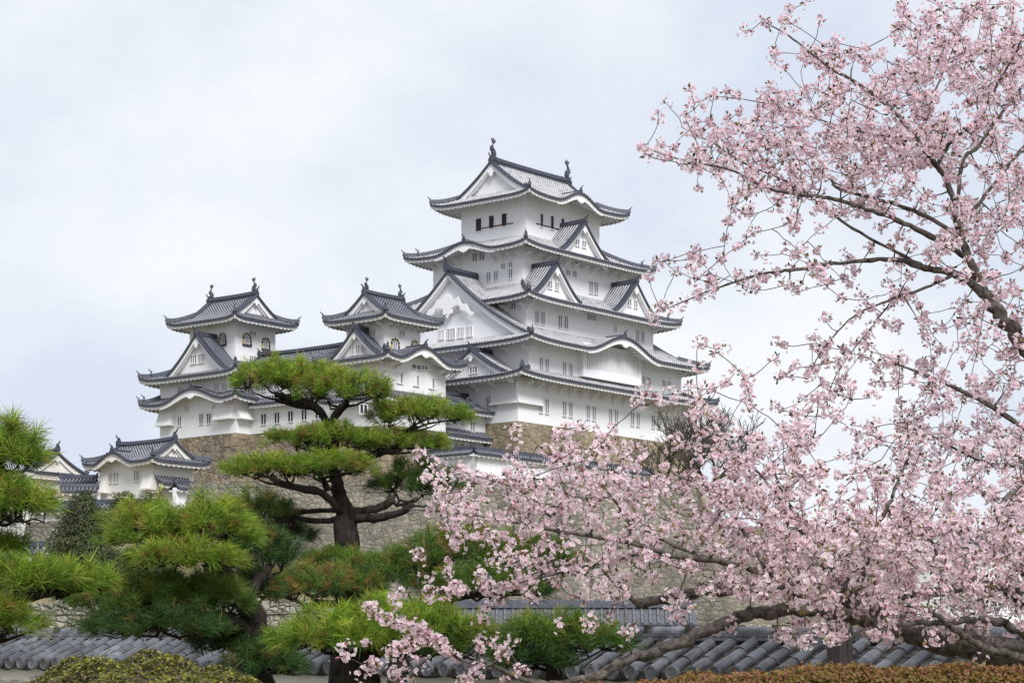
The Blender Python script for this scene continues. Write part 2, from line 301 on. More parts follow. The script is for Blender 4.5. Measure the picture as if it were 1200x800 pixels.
class Bld:
    def __init__(b, name, s, t, z, tile='tower_tiles', wall='plaster_old'):
        b.off = (s, t, z); b.root = empty(name, cw(s, t, z), YAW); b.tile = tile; b.wall = wall
    def part(b, mb, name, mats, parent=None, label=None):
        o = mb.build(name, mats, parent or b.root, b.off)
        if label: o['label'] = label
        return o
    def walls(b, r, zb, zt, ztops=None, name='wall', thick=None):
        mb = MB(); x0, y0, x1, y1 = r
        for k, fr in sides(r).items():
            f = (ztops or {}).get(k)
            a = np.linspace(0, fr.L, 2 if f is None else int(fr.L/.3)+2)
            zt_ = np.full_like(a, zt) if f is None else np.maximum(f(a), zt)
            mb.grid(np.stack([fr.p(a, 0, zb), fr.p(a, 0, zt_)]))
        mb.add([(x0, y0, zt), (x1, y0, zt), (x1, y1, zt), (x0, y1, zt)], np.array([0, 1, 2, 3]))
        return b.part(mb, name, b.wall)
    def eave(b, roof, frs, o, per_raft=.66):
        """white soffit, fascia and rafters, dark tile edge with round tile ends; frs: list of (frame, zf)"""
        mw = MB(); mt = MB()
        for fr, zf, ra, rb in frs:
            a = np.unique(np.concatenate([np.arange(0, fr.L, .35), [fr.L]])); z = zf(a, 0*a)
            mt.grid(np.stack([fr.p(a, -.03, z-.24), fr.p(a, -.03, z+.03)])); mt.grid(np.stack([fr.p(a, .28, z-.24), fr.p(a, -.03, z-.24)]))
            disc_row(mt, fr, zf, .1, fr.L-.1)
            mw.grid(np.stack([fr.p(a, .16, z-.50), fr.p(a, .10, z-.24)])); mw.grid(np.stack([fr.p(a, .34, z-.50), fr.p(a, .16, z-.50)]))
            d1 = np.maximum(np.minimum(np.minimum(o+.05, np.where(ra > 0, a, 99)), np.where(rb > 0, fr.L-a, 99)), .30)
            rows = [fr.p(a, .30+(d1-.30)*j, zf(a, .30+(d1-.30)*j)-.40) for j in (1, .5, 0)]
            mw.grid(np.stack(rows))
            n = int((fr.L-.5)/per_raft)
            for i in range(n+1):
                ac = .25+(fr.L-.5)*i/n; de = max(min(o, ac if ra > 0 else 99, fr.L-ac if rb > 0 else 99), .5)
                z0 = float(zf(ac, .12)); z1 = float(zf(ac, de)); hw = .11
                c = []
                for dz in (-.60, -.41):
                    c += [fr.p(ac-hw, .12, z0+dz), fr.p(ac+hw, .12, z0+dz), fr.p(ac+hw, de, z1+dz), fr.p(ac-hw, de, z1+dz)]
                mw.hexa(c)
        b.part(mw, 'eave', b.wall, roof); b.part(mt, 'eave_tile_edge', 'ridge_tile', roof)
    def hip(b, roof, p, orn=True, wd=.42, ht=.34, stepped=True):
        mb = MB(); p = np.asarray(p, float); mb.sweep(p, wd, ht, .06); mb.sweep(p, wd*.5, .14, .06+ht)
        h = b.part(mb, 'hip_ridge', 'ridge_tile', roof)
        if orn:
            mo = MB(); d = p[0]-p[2]; onigawara(mo, p[0]+[0, 0, .18], d, .62)
            if stepped and len(p) > 5: k = max(2, int(len(p)*.24)); b.part(mo, 'ridge_end_tile', 'ridge_tile', roof); mo = MB(); onigawara(mo, p[k]+[0, 0, .30], d, .72)
            b.part(mo, 'ridge_end_tile', 'ridge_tile', roof)
        return h
    def skirt(b, r_out, r_in, ze, rise, U=.35, o=2.3, karas=None, which='RLBE', nd=8, hips=('RL', 'RE', 'LB')):
        karas = karas or {}; S = sides(r_out); run = {'R': r_in[1]-r_out[1], 'L': r_in[0]-r_out[0], 'B': r_out[3]-r_in[3], 'E': r_out[2]-r_in[2]}
        adj = {'R': ('L', 'E'), 'L': ('B', 'R'), 'B': ('E', 'L'), 'E': ('R', 'B')}
        mb = MB(); Z = {}; frs = []
        for k in which:
            fr = S[k]; D = run[k]; Da, Db = run[adj[k][0]], run[adj[k][1]]
            zf = eave_z(fr.L, D, ze, rise, U, karas.get(k, ())); Z[k] = zf
            dm = lambda a, D=D, Da=Da, Db=Db, L=fr.L: D*np.clip(np.minimum(1, np.minimum(a/max(Da, .01), (L-a)/max(Db, .01))), 0, 1)
            sheet(mb, fr, 0, fr.L, 0, dm, zf, nd); frs.append((fr, zf, 1, 1))
        roof = b.part(mb, 'roof', b.tile); b.eave(roof, frs, o)
        X = np.linspace(0, 1, 9)
        cs = {'RL': ('R', 0), 'RE': ('R', 1), 'LB': ('L', 0), 'EB': ('B', 0)}
        for h in hips:
            k, end = cs[h]
            if k not in which: continue
            fr = S[k]; D = run[k]; Da = run[adj[k][end]]; a = X*Da if end == 0 else fr.L-X*Da
            b.hip(roof, fr.p(a, X*D, Z[k](a, X*D)))
        return roof, {k: (S[k], Z[k]) for k in which}
    def verge(b, gable, roof, fr, pts_ad, gz, d_front, board=.62, side=1):
        pass
    def irimoya(b, r, ze, rise, dg, axis='s', U=.35, o=2.3, karas=None, ov=.75, ridge_h=.6, orn='shachi', osc=.8, gable_win=(), which_ends=(0, 1), gz_cut=0, deco=1.0, front_only=False, ridge_a=None):
        """hip-and-gable roof, ridge along s ('R','B' are the long sides) or t ('L','E')"""
        karas = karas or {}; S = sides(r); ls = ('R', 'B') if axis == 's' else ('L', 'E'); ss = ('L', 'E') if axis == 's' else ('B', 'R')
        Dh = S[ls[0]].D/2; mb = MB(); frs = []; Z = {}
        for k in ls:
            fr = S[k]; zf = eave_z(fr.L, Dh, ze, rise, U, karas.get(k, ())); Z[k] = zf; L = fr.L
            dm = lambda a, L=L: np.where((a >= dg) & (a <= L-dg), Dh, np.minimum(np.minimum(a, L-a), dg))
            # split at the gables so that the step is clean
            sheet(mb, fr, 0, dg, 0, lambda a: a, zf, 6); sheet(mb, fr, dg, L-dg, 0, Dh, zf, 14); sheet(mb, fr, L-dg, L, 0, lambda a, L=L: L-a, zf, 6)
            sheet(mb, fr, dg-ov, dg, lambda a: np.maximum(a, dg*.55), Dh, zf, 12); sheet(mb, fr, L-dg, L-dg+ov, lambda a, L=L: np.maximum(L-a, dg*.55), Dh, zf, 12)
            frs.append((fr, zf, 1, 1))
        for k in ss:
            fr = S[k]; L = fr.L; zf0 = eave_z(L, Dh, ze, rise, U, karas.get(k, ())); Z[k] = zf0
            sheet(mb, fr, 0, L, 0, lambda a, L=L: np.minimum(np.minimum(a, L-a), dg+.3), zf0, 6); frs.append((fr, zf0, 1, 1))
        roof = b.part(mb, 'roof', b.tile); b.eave(roof, frs, o)
        zr = ze+rise; X = np.linspace(0, 1, 8)
        for k in ls:
            fr = S[k]
            for end in (0, 1):
                a = X*dg*.97 if end == 0 else fr.L-X*dg*.97; z = Z[k](a, X*dg*.97)
                b.hip(roof, fr.p(a, X*dg*.97, z), stepped=False)
        fr = S[ls[0]]; ra = ridge_a or (dg-ov-.05, fr.L-dg+ov+.05)
        a = np.linspace(ra[0], ra[1], 13); zz = zr-.1+.28*np.abs((a-fr.L/2)/(fr.L/2))**3
        P = fr.p(a, Dh, zz); mr = MB(); mr.sweep(P, .55, ridge_h, 0); mr.sweep(P, .75, .1, ridge_h*.45); mr.sweep(P, .34, .16, ridge_h)
        b.part(mr, 'ridge', 'ridge_tile', roof)
        for end in which_ends:
            p = P[0] if end == 0 else P[-1]; d = (P[0]-P[1]) if end == 0 else (P[-1]-P[-2]); mo = MB()
            if orn == 'shachi': shachi(mo, p+np.array([0, 0, ridge_h+.1])-d/np.linalg.norm(d)*.45, -d, osc); onigawara(mo, p+np.array([0, 0, .05]), d, .9)
            else: onigawara(mo, p+np.array([0, 0, ridge_h*.4]), d, osc)
            b.part(mo, 'ridge_ornament', 'ridge_tile', roof)
        # gables
        for end in (0, 1):
            gfr = S[ss[0]] if (end == 0) == (axis == 's') or False else S[ss[1]]
            gfr = {('s', 0): S['L'], ('s', 1): S['E'], ('t', 0): S['B'], ('t', 1): S['R']}[(axis, end)]
            W_ = gfr.L; zp = lambda a: ze+rise*curve(np.minimum(a, W_-a)/Dh)
            b.gable_front(roof, gfr, W_/2, Dh-dg*.72, dg-ov, zp, ze+rise*curve(dg/Dh)-.25, rec=ov*.7, deco=deco, wins=gable_win if end in which_ends else (), visible=True)
        return roof, {k: (S[k], Z[k]) for k in 'RLBE'}
    def gable_front(b, roof, fr, ac, hw, d0, zf, zb, rec=.5, deco=1.0, wins=(), visible=True, bb=.62):
        """verge tiles, white bargeboards, recessed plaster triangle, hanging ornament"""
        x = np.linspace(0, 1, 15); mt = MB(); mw = MB()
        bbh = bb
        for sg in (-1, 1):
            a = ac+sg*hw*x; z = zf(a); P = fr.p(a, d0, z)
            mt.sweep(P, .42, .30, -.06, lat=[*fr.n, 0]); mt.sweep(fr.p(a, d0+.55, z), .30, .24, .02, lat=[*fr.n, 0])
            k = np.arange(int(hw*1.15/PER)); aa = ac+sg*(k+.5)*hw/len(k) if len(k) else np.array([])
            # bargeboard: front face and underside
            zt = z-.05; h_ = bbh*(.85+.35*x)
            for (da, db) in ((.02, .22),):
                F1 = fr.p(a, d0+da, zt); F2 = fr.p(a, d0+da, zt-h_); B2 = fr.p(a, d0+db+.0, zt-h_); I2 = fr.p(a, d0+rec+.1, zt-h_*.5)
                G = np.stack([F1, F2, B2]); mw.grid(G, flip=sg < 0); mw.grid(np.stack([B2, fr.p(a, d0+db, zt)]), flip=sg < 0)
            F3 = np.stack([fr.p(a, d0+.1, zt-h_*.3), fr.p(a, d0+rec+.1, zt-h_*.3)]); mw.grid(F3)
            # second, inner board
            h2 = h_*1.4; mw.grid(np.stack([fr.p(a, d0+.20, zt-h_*.9), fr.p(a, d0+.20, zt-h2), fr.p(a, d0+.32, zt-h2), fr.p(a, d0+rec, zt-h2)]), flip=sg < 0)
        a = np.linspace(ac-hw, ac+hw, 31); z = np.maximum(zf(a)-.2, zb); mw.grid(np.stack([fr.p(a, d0+rec, zb-.6), fr.p(a, d0+rec, z)]))
        g = b.part(mw, 'gable', b.wall, roof); b.part(mt, 'verge_tiles', 'ridge_tile', roof)
        if deco > 0:
            mo = MB(); sc = deco; zt = float(zf(np.array(ac)))-.05-bbh*.75-.75*sc*(sc > 1)-.25*sc
            poly = [(0, -1.25), (.16, -1.05), (.34, -.98), (.30, -.72), (.55, -.62), (.52, -.35), (.30, -.22), (.24, .0), (.0, .12), (-.24, 0), (-.30, -.22), (-.52, -.35), (-.55, -.62), (-.30, -.72), (-.34, -.98), (-.16, -1.05)]
            mo.prism(poly, lambda x, y: fr.p(ac+x*sc, d0-.06, zt+y*sc), lambda x, y: fr.p(ac+x*sc, d0+.1, zt+y*sc))
            if sc > 1.1:
                for sg in (-1, 1):
                    poly = [(.45, -.3), (.75, -.15), (1.0, -.55), (1.35, -.6), (1.6, -1.0), (1.95, -1.15), (1.75, -1.3), (1.5, -1.15), (1.25, -.95), (1.0, -.9), (.8, -.6), (.5, -.6)]
                    poly = [(sg*x_, y_) for x_, y_ in (poly if sg > 0 else poly[::-1])]
                    mo.prism(poly, lambda x, y: fr.p(ac+x*sc, d0-.05, zt+y*sc), lambda x, y: fr.p(ac+x*sc, d0+.08, zt+y*sc))
            b.part(mo, 'gable_ornament', b.wall, roof)
        return g
    def chidori(b, roof, fr, ac, hw, d0, zb, zp, d1, deco=.55, ridge_h=.42, rec=.6, osc=.8, bb=.5):
        """triangular dormer gable on a roof side"""
        zf = lambda a: zp-(zp-zb)*(1-(1-np.clip(np.abs(a-ac)/hw, 0, 1))**1.32)
        mb = MB()
        for sg in (-1, 1):
            # a frame whose 'along' is the depth of the gable, and whose 'inward' climbs towards its ridge
            o = fr.p(ac+sg*hw, d0-.1, 0)[:2]; e_ = fr.n; n_ = -sg*fr.e
            f2 = Fr(o, e_, n_, d1-d0, hw)
            z2 = lambda a, d: zp-(zp-zb)*(1-(np.clip(d/hw, 0, 1))**1.32)
            a, h = ribs(0, d1-d0+.1, PER); j = np.linspace(0, 1, 12)[:, None]; d = hw*j+0*a; A = a+0*d
            P = f2.p(A, d, z2(A, d)+h); mb.grid(P, 0, np.stack([A/PER, d*1.35], -1), flip=sg < 0)
        g = b.part(mb, 'gable_roof', b.tile, roof)
        b.gable_front(roof, fr, ac, hw, d0, zf, zb, rec=rec, deco=deco, bb=bb)
        mr = MB(); P = fr.p(ac, np.linspace(d0-.15, d1, 5), zp-.06+np.array([.12, .04, 0, 0, 0])); mr.sweep(P, .42, ridge_h, 0, lat=[*fr.e, 0]); mr.sweep(P, .24, .13, ridge_h, lat=[*fr.e, 0]); b.part(mr, 'gable_ridge', 'ridge_tile', roof)
        mo = MB(); onigawara(mo, fr.p(ac, d0-.15, zp+.12), -fr.n, osc); b.part(mo, 'ridge_ornament', 'ridge_tile', roof)
    def window(b, fr, ac, zc, w_, h_, d=0., style='lattice', bars=2):
        mb = MB(); e_ = .07
        if style == 'kato':
            k = 14; th = np.linspace(0, np.pi, k)
            def prof(g):
                pts = [(-w_/2*1.12-g, -h_/2), (-w_/2-g, 0)]
                pts += [(-(w_/2+g)*math.cos(t), h_*.08+(h_*.42+g)*math.sin(t)**.8) for t in th]
                return pts+[(w_/2+g, 0), (w_/2*1.12+g, -h_/2)]
            mb.prism(prof(.0), lambda x, y: fr.p(ac+x, d-.03, zc+y), lambda x, y: fr.p(ac+x, d+.02, zc+y), 0)
            wi = b.part(mb, 'window', 'plaster_shutter')
            mf = MB(); q = prof(.0); Q = prof(.16); n = len(q)
            for i in range(n-1):
                c = [fr.p(ac+x, dd, zc+y) for dd in (d-.14, d-.02) for x, y in (q[i], Q[i], Q[i+1], q[i+1])]; mf.hexa(c, 0 if i % 3 else 1)
            fr.box(mf, ac-w_*.72, d-.2, zc-h_/2-.16, ac+w_*.72, d-.0, zc-h_/2, 0); b.part(mf, 'window_frame', ['dark', 'gold'], wi)
            ml = MB()
            for i in (-1, 1): fr.box(ml, ac+i*w_*.16-.05, d-.08, zc-h_/2, ac+i*w_*.16+.05, d-.03, zc+h_*.4)
            b.part(ml, 'lattice', 'grey', wi); return wi
        fr.box(mb, ac-w_/2, d-.025, zc-h_/2, ac+w_/2, d+.03, zc+h_/2)
        wi = b.part(mb, 'window', 'dark' if style == 'dark' else 'grey')
        mf = MB()
        fr.box(mf, ac-w_/2-e_, d-.12, zc+h_/2, ac+w_/2+e_, d-.0, zc+h_/2+e_); fr.box(mf, ac-w_/2-e_, d-.16, zc-h_/2-.09, ac+w_/2+e_, d-.0, zc-h_/2)
        fr.box(mf, ac-w_/2-e_, d-.115, zc-h_/2, ac-w_/2, d-.0, zc+h_/2); fr.box(mf, ac+w_/2, d-.115, zc-h_/2, ac+w_/2+e_, d-.0, zc+h_/2)
        if style == 'shutter': fr.box(mf, ac-w_/2+.05, d-.08, zc-h_/2, ac+w_*.18, d-.03, zc+h_/2)
        for i in range(bars):
            x = ac-w_/2+w_*(i+1)/(bars+1); fr.box(mf, x-.055, d-.105, zc-h_/2, x+.055, d-.035, zc+h_/2)
        b.part(mf, 'lattice', b.wall, wi); return wi
    def brackets(b, fr, aa, zt, dw, ln=1.25, ht=1.25, wd=.24):
        """curved struts from the wall (at inward distance 0 of fr) out under the eave"""
        for ac in aa:
            mb = MB(); n = 7; th = np.linspace(0, np.pi/2, n)
            poly = [(0.02, 0), (0.02, -ht)]+[(-ln*(1-math.cos(t))-.10*0, -ht+(ht-.22)*math.sin(t)) for t in th[1:]]+[(-ln, 0)]
            mb.prism(poly, lambda x, y: fr.p(ac-wd/2, x, zt+y), lambda x, y: fr.p(ac+wd/2, x, zt+y)); b.part(mb, 'bracket', b.wall)
    def stone_drop(b, fr, a0, a1, zb, zt, out, name='stone_drop_box'):
        mb = MB(); prof = [(0.0, zb-.05), (-out, zb), (-out, zb+.22), (-out*.55, zb+(zt-zb)*.55), (-.05, zt), (0.05, zt)]
        prof = [(0.05, zb), (-out-.12, zb), (-out-.12, zb+.2), (-out, zb+.2), (-out*.5, zb+(zt-zb)*.5), (-.02, zt), (0.05, zt)]
        mb.prism(prof, lambda x, y: fr.p(a0, x, y), lambda x, y: fr.p(a1, x, y)); return b.part(mb, name, b.wall)
def rect_in(r, dx, dy=None): dy = dx if dy is None else dy; return (r[0]+dx, r[1]+dy, r[2]-dx, r[3]-dy)
def stone_base(name, r, zt, zb, batter, m='stone_sand', corner=True, n=8, label='', group=None, which='RLBE', corner_cols=None):
    """stone footing with the concave 'fan slope': steeper towards the top; r = plan at the top"""
    mb = MB(); x0, y0, x1, y1 = r; j = np.linspace(0, 1, n+1); zz = zt+(zb-zt)*j; ou = batter*(.45*j+.55*j*j)
    for k in which:
        A = {'R': lambda g: ((x0-g, y0-g), (x1+g, y0-g)), 'L': lambda g: ((x0-g, y1+g), (x0-g, y0-g)), 'B': lambda g: ((x1+g, y1+g), (x0-g, y1+g)), 'E': lambda g: ((x1+g, y0-g), (x1+g, y1+g))}[k]
        rows = []
        for g, z in zip(ou, zz):
            (ax, ay), (bx_, by) = A(g); rows.append([(ax, ay, z), (bx_, by, z)])
        mb.grid(np.array(rows)[::-1])
    mb.add([(x0, y0, zt), (x1, y0, zt), (x1, y1, zt), (x0, y1, zt)], np.array([0, 1, 2, 3]))
    root = mb.build(name, m, None, (x0, y0, zb)); root.location = cw(x0, y0, zb); root.rotation_euler = (0, 0, YAW)
    if corner:
        mc = MB(); random.seed(hash(label) % 999 if False else len(label)); k = 0; z = zt-.02
        while z > zb+.5:
            h = random.uniform(.65, 1.0); jj = (zt-z)/(zt-zb); g = batter*(.45*jj+.55*jj*jj); j2 = (zt-z+h)/(zt-zb); g2 = batter*(.45*j2+.55*j2*j2)
            la, lb = (random.uniform(1.5, 2.0), random.uniform(.7, .95)) if k % 2 == 0 else (random.uniform(.7, .95), random.uniform(1.5, 2.0)); q = .07
            hh = h-.05
            mc.hexa([(x0-g2-q, y0-g2-q, z-hh), (x0-g2+la, y0-g2-q, z-hh), (x0-g2+la, y0-g2+lb, z-hh), (x0-g2-q, y0-g2+lb, z-hh),
                     (x0-g-q, y0-g-q, z), (x0-g+la, y0-g-q, z), (x0-g+la, y0-g+lb, z), (x0-g-q, y0-g+lb, z)], 0)
            z -= h; k += 1
        mc.build('corner_stones', 'stone_corner', root, (x0, y0, zb))
    tag(root, label, 'stone base', group); return root
# ------------------------------------------------------------------ main keep
K = Bld('castle_keep', 17.5, 12, 30.84, 'keep_tiles', 'plaster')
T1 = (0, 0, 35, 24); T2 = (2, 0, 33, 24); T3 = (4.8, 2.66, 30.6, 21.3); T4 = (6.9, 4.9, 28.1, 19.1); T5 = (9.8, 6.7, 24.6, 17.0)
OV = 2.6; SCN = 17.6
def grow(r, o): return (r[0]-o, r[1]-o, r[2]+o, r[3]+o)
tops = lambda Z, k, o, fr_in: None
def wall_top(frz, o, off=.34):
    fr, zf = frz; return lambda a: zf(a+o, np.full_like(a, o))-off
# storey 1
e1 = grow(T1, OV); r1, Z1 = K.skirt(e1, T2, 36.0, 1.1, .45, OV)
K.walls(T1, 30.84, 36.1)
fL = Z1['L'][0]; K.chidori(r1, fL, e1[3]-5.6, 6.3, .7, 36.0, 39.3, 5.0, deco=.6)
# storey 2: one huge gable towards the left
e2 = grow(T2, OV); ak = SCN-e2[0]
K2 = {'R': [(ak, 7.6, 2.1)]}
r2, Z2 = K.irimoya(e2, 40.3, 9.3, 3.0, 's', .45, OV, K2, ov=1.0, ridge_h=.6, orn='oni', osc=1.35, deco=2.2, ridge_a=(1.9, 13))
K.walls(T2, 36.0, 40.6, {'R': wall_top(Z2['R'], OV)})
# storey 3 with two dormer gables on its right side
e3 = grow(T3, OV); r3, Z3 = K.skirt(e3, T4, 45.9, 2.4, .45, OV)
K.walls(T3, 41.0, 46.2)
fR = Z3['R'][0]
for sc_ in (8.8, 24.8): K.chidori(r3, fR, sc_-e3[0], 4.6, 1.0, 46.3, 50.4, 6.3, deco=.7)
# storey 4: undulating gable left, dormer gable right
e4 = grow(T4, OV); K4 = {'L': [(e4[3]-12, 4.9, 1.15)]}
r4, Z4 = K.skirt(e4, T5, 52.6, 2.2, .5, OV, K4)
K.walls(T4, 46.5, 52.9, {'L': wall_top(Z4['L'], OV)})
K.chidori(r4, Z4['R'][0], 16.6-e4[0], 4.9, .6, 52.7, 56.8, 5.5, deco=.6)
# top storey
e5 = grow(T5, 2.75); K5 = {'R': [(17.3-e5[0], 4.6, 1.45)]}
r5, Z5 = K.irimoya(e5, 59.3, 4.95, 3.15, 's', .55, 2.75, K5, ov=.85, ridge_h=.62, orn='shachi', osc=1.0, deco=.85)
K.walls(T5, 53.5, 59.6, {'R': wall_top(Z5['R'], 2.75)})
# undulating-gable ornaments
def kara_orn(b, frz, ac, parent, sc=.8):
    fr, zf = frz; mo = MB(); z = float(zf(ac, 0.))-.75
    poly = [(0, -.75), (.25, -.55), (.6, -.5), (.95, -.2), (.6, -.12), (.3, 0), (-.3, 0), (-.6, -.12), (-.95, -.2), (-.6, -.5), (-.25, -.55)]
    mo.prism(poly, lambda x, y: fr.p(ac+x*sc, .05, z+y*sc), lambda x, y: fr.p(ac+x*sc, .2, z+y*sc)); b.part(mo, 'gable_ornament', b.wall, parent)
def kara_board(b, frz, ac, hw, parent, h=.42):
    fr, zf = frz; a = np.linspace(ac-hw*.98, ac+hw*.98, 25); z = zf(a, 0*a)-.45; x = np.abs(a-ac)/hw; hh = h*(1-.55*x)
    mb = MB(); mb.grid(np.stack([fr.p(a, .34, z-hh), fr.p(a, .12, z-hh), fr.p(a, .12, z)])); b.part(mb, 'bargeboard', b.wall, parent)
    mr = MB(); P = fr.p(ac, np.linspace(.1, 3.0, 4), zf(ac, 0.)-.0); mr.sweep(P, .34, .3, .05, lat=[*fr.e, 0]); onigawara(mr, P[0]+[0, 0, .1], -fr.n, .7); b.part(mr, 'gable_ridge', 'ridge_tile', parent)
for Zx, k, lst, rf in ((Z2, 'R', K2, r2), (Z4, 'L', K4, r4), (Z5, 'R', K5, r5)):
    for ac, hw, B in lst[k]: kara_orn(K, Zx[k], ac, rf); kara_board(K, Zx[k], ac, hw, rf)
# windows, measured on their walls
def winR(b, x0, y0, sc, lst, r, style='lattice', bars=1):
    fr = sides(r)['R']
    for px, py, w_, h_ in lst:
        s, z = onR(x0+px/sc, y0+py/sc, r[1]); Yd = P0[1]+SU*s+CU*r[1]; b.window(fr, s-r[0], z, w_/sc*Yd/F/.60, h_/sc*Yd/F, 0, style, bars)
def winL(b, x0, y0, sc, lst, r, style='lattice', bars=1, d=0.):
    fr = sides(r)['L']
    for px, py, w_, h_ in lst:
        t, z = onL(x0+px/sc, y0+py/sc, r[0]+d); Yd = P0[1]+SU*(r[0]+d)+CU*t; b.window(fr, r[3]-t, z, w_/sc*Yd/F/.78, h_/sc*Yd/F, d, style, bars)
winR(K, 450, 320, 3, [(550, 465, 11, 50), (572, 468, 11, 50), (633, 477, 12, 50), (655, 480, 12, 50), (716, 489, 11, 48), (737, 493, 11, 48), (795, 502, 11, 48), (815, 505, 11, 48), (872, 512, 11, 46), (892, 515, 11, 46), (945, 522, 11, 44), (965, 525, 11, 44)], T1)
winL(K, 450, 320, 3, [(368, 460, 12, 52), (392, 456, 10, 50)], T1)
winR(K, 450, 320, 3, [(551, 323, 11, 50), (572, 327, 11, 50), (633, 338, 11, 50), (655, 342, 11, 50), (912, 386, 10, 46), (930, 390, 10, 46), (983, 398, 10, 44), (1001, 402, 10, 44)], T2)
winR(K, 450, 320, 3, [(536, 155, 12, 44), (557, 158, 12, 44), (618, 171, 12, 44), (639, 174, 12, 44), (890, 221, 10, 40), (908, 225, 10, 40), (812, 196, 8, 22)], T3)
winR(K, 450, 320, 3, [(729, 155, 28, 22)], T3, bars=4)
winL(K, 450, 320, 3, [(456, 116, 16, 20)], T3)
winR(K, 450, 140, 3, [(646, 538, 12, 20), (669, 542, 12, 20), (726, 590, 13, 40), (744, 593, 13, 40), (682, 508, 20, 14)], T4)
winL(K, 450, 140, 3, [(369, 554, 13, 33), (395, 549, 13, 33), (446, 543, 12, 33), (420, 515, 13, 18), (446, 511, 12, 18), (321, 485, 16, 26), (345, 481, 16, 26)], T4)
winR(K, 450, 140, 3, [(553, 355, 9, 46), (590, 363, 10, 46), (627, 372, 10, 46), (663, 379, 10, 42)], T5, 'dark', 0)
winL(K, 450, 140, 3, [(334, 371, 20, 44), (379, 361, 18, 44), (424, 353, 18, 44)], T5, 'dark', 0)
for k, (a0, a1, z) in {'R': (1.9, 12.8, 55.85), 'L': (2.9, 7.6, 55.85)}.items():
    fr = sides(T5)[k]; mb = MB()
    if k == 'L': a0, a1 = 10.3-7.6, 10.3-2.0
    fr.box(mb, a0, -.13, 56.42, a1, 0, 56.52); K.part(mb, 'window_sill', 'sill')
    mb = MB(); fr.box(mb, 0, -.05, 58.15, fr.L, 0.0, 58.27)
    for a in np.linspace(.0, fr.L-.16, 6): fr.box(mb, a, -.045, 58.27, a+.16, 0, 59.6)
    K.part(mb, 'wall_beam', 'plaster')
gd = 3.0-1.0+.7-OV     # gable wall of storey 2, measured from the storey's wall
winL(K, 480, 330, 8.57, [(420, 523, 76, 96), (517, 512, 58, 96), (605, 501, 56, 90), (322, 533, 50, 86)], T2, bars=3, d=gd)
winL(K, 480, 330, 8.57, [(507, 270, 46, 44)], T2, 'grille', 2, d=gd)
for fr, lst in ((sides(e1)['L'], [(e1[3]-5.6, 37.1)]),):
    for ac, z in lst: K.window(fr, ac, z, 1.1, .75, .7+.6, 'lattice', 2)
for sc_ in (8.8, 24.8):
    for q in (-.75, .55): K.window(sides(e3)['R'], sc_-e3[0]+q, 47.9, .75, .85, 1.6, 'lattice', 1)
for q in (-.8, .5): K.window(sides(e4)['R'], 16.6-e4[0]+q, 54.35, .8, .75, 1.2, 'lattice', 1)
# projecting lattice bay on storey 2
fr = sides(T2)['R']; mb = MB(); a0, z1 = onR(683, 412, -.7); a1, _ = onR(751, 425, -.7); a0 -= T2[0]; a1 -= T2[0]
fr.box(mb, a0, -.8, 37.2, a1, 0, 38.15); fr.box(mb, a0, -.8, 40.9, a1, 0, 41.3); fr.box(mb, a0, -.8, 38.15, a0+.5, 0, 40.9); fr.box(mb, a1-.5, -.8, 38.15, a1, 0, 40.9)
bay = K.part(mb, 'lattice_bay', 'plaster'); mb = MB(); fr.box(mb, a0+.5, -.55, 38.15, a1-.5, -.02, 40.9); K.part(mb, 'bay_opening', 'plaster_shutter', bay)
mb = MB()
for a in np.arange(a0+.62, a1-.6, .36): fr.box(mb, a, -.75, 38.15, a+.17, -.56, 40.9)
K.part(mb, 'lattice', 'plaster', bay)
# struts and the stone-drop ledge at the corner
fr = sides(T1)['R']; K.brackets(fr, np.arange(1.2, 34, 2.15), 35.5, 0)
fr = sides(T1)['L']; K.brackets(fr, [24-x for x in (.5, 3.4, 6.2, 9)], 35.5, 0)
for T, zt in ((T2, 39.8), (T3, 45.4)):
    K.brackets(sides(T)['R'], [.3, sides(T)['R'].L-.3], zt, 0, 1.0, 1.0); K.brackets(sides(T)['L'], [sides(T)['L'].L-.3, sides(T)['L'].L-3.2], zt, 0, 1.0, 1.0)
K.brackets(sides(T4)['R'], np.arange(.3, 21, 1.9), 52.05, 0, 1.2, 1.1, .2); K.brackets(sides(T4)['L'], [.3, 1.7, 3.1, 4.4, 9.9, 11.2, 12.6, 13.9], 52.05, 0, 1.2, 1.1, .2)
K.stone_drop(sides(T1)['R'], -.45, 4.2, 32.9, 35.4, .45); K.stone_drop(sides(T1)['L'], 24-3.9, 24, 32.9, 35.4, .45)
tag(K.root, 'huge white five-tiered castle keep with grey tiled roofs, tallest building on the hill', 'castle')
stone_base('stone_base', (-.05, -.05, 35.05, 24.05), 30.84, 17, 4.2, 'stone_keep', label='sandy stone footing with squared corner blocks under the tall five-tiered keep')
# ------------------------------------------------------------------ near small keep
N = Bld('small_keep', -13.6, 7.5, 29.0, 'tower_tiles', 'plaster_old')
NU = (-17.5, 4.9, -11.5, 10.7); NM = (-18.5, 3.6, -8.65, 11.6)
eN = grow(NU, 1.9); rN, ZN = N.irimoya(eN, 41.0, 3.0, 2.3, 's', .4, 1.9, ov=.6, ridge_h=.42, orn='shachi', osc=.62, deco=.5)
N.walls(NU, 36.5, 41.2)
eM = grow(NM, 1.75); KN = {'R': [(-13.9-eM[0], 4.4, 1.5)]}
rM, ZM = N.skirt(eM, NU, 36.4, 1.3, .4, 1.75, KN)
N.walls(NM, 29.0, 36.7, {'R': wall_top(ZM['R'], 1.75)})
N.chidori(rM, ZM['L'][0], eM[3]-7.4, 4.1, .5, 36.45, 39.7, 3.6, deco=.5)
for ac, hw, B in KN['R']: kara_orn(N, ZM['R'], ac, rM, .7); kara_board(N, ZM['R'], ac, hw, rM)
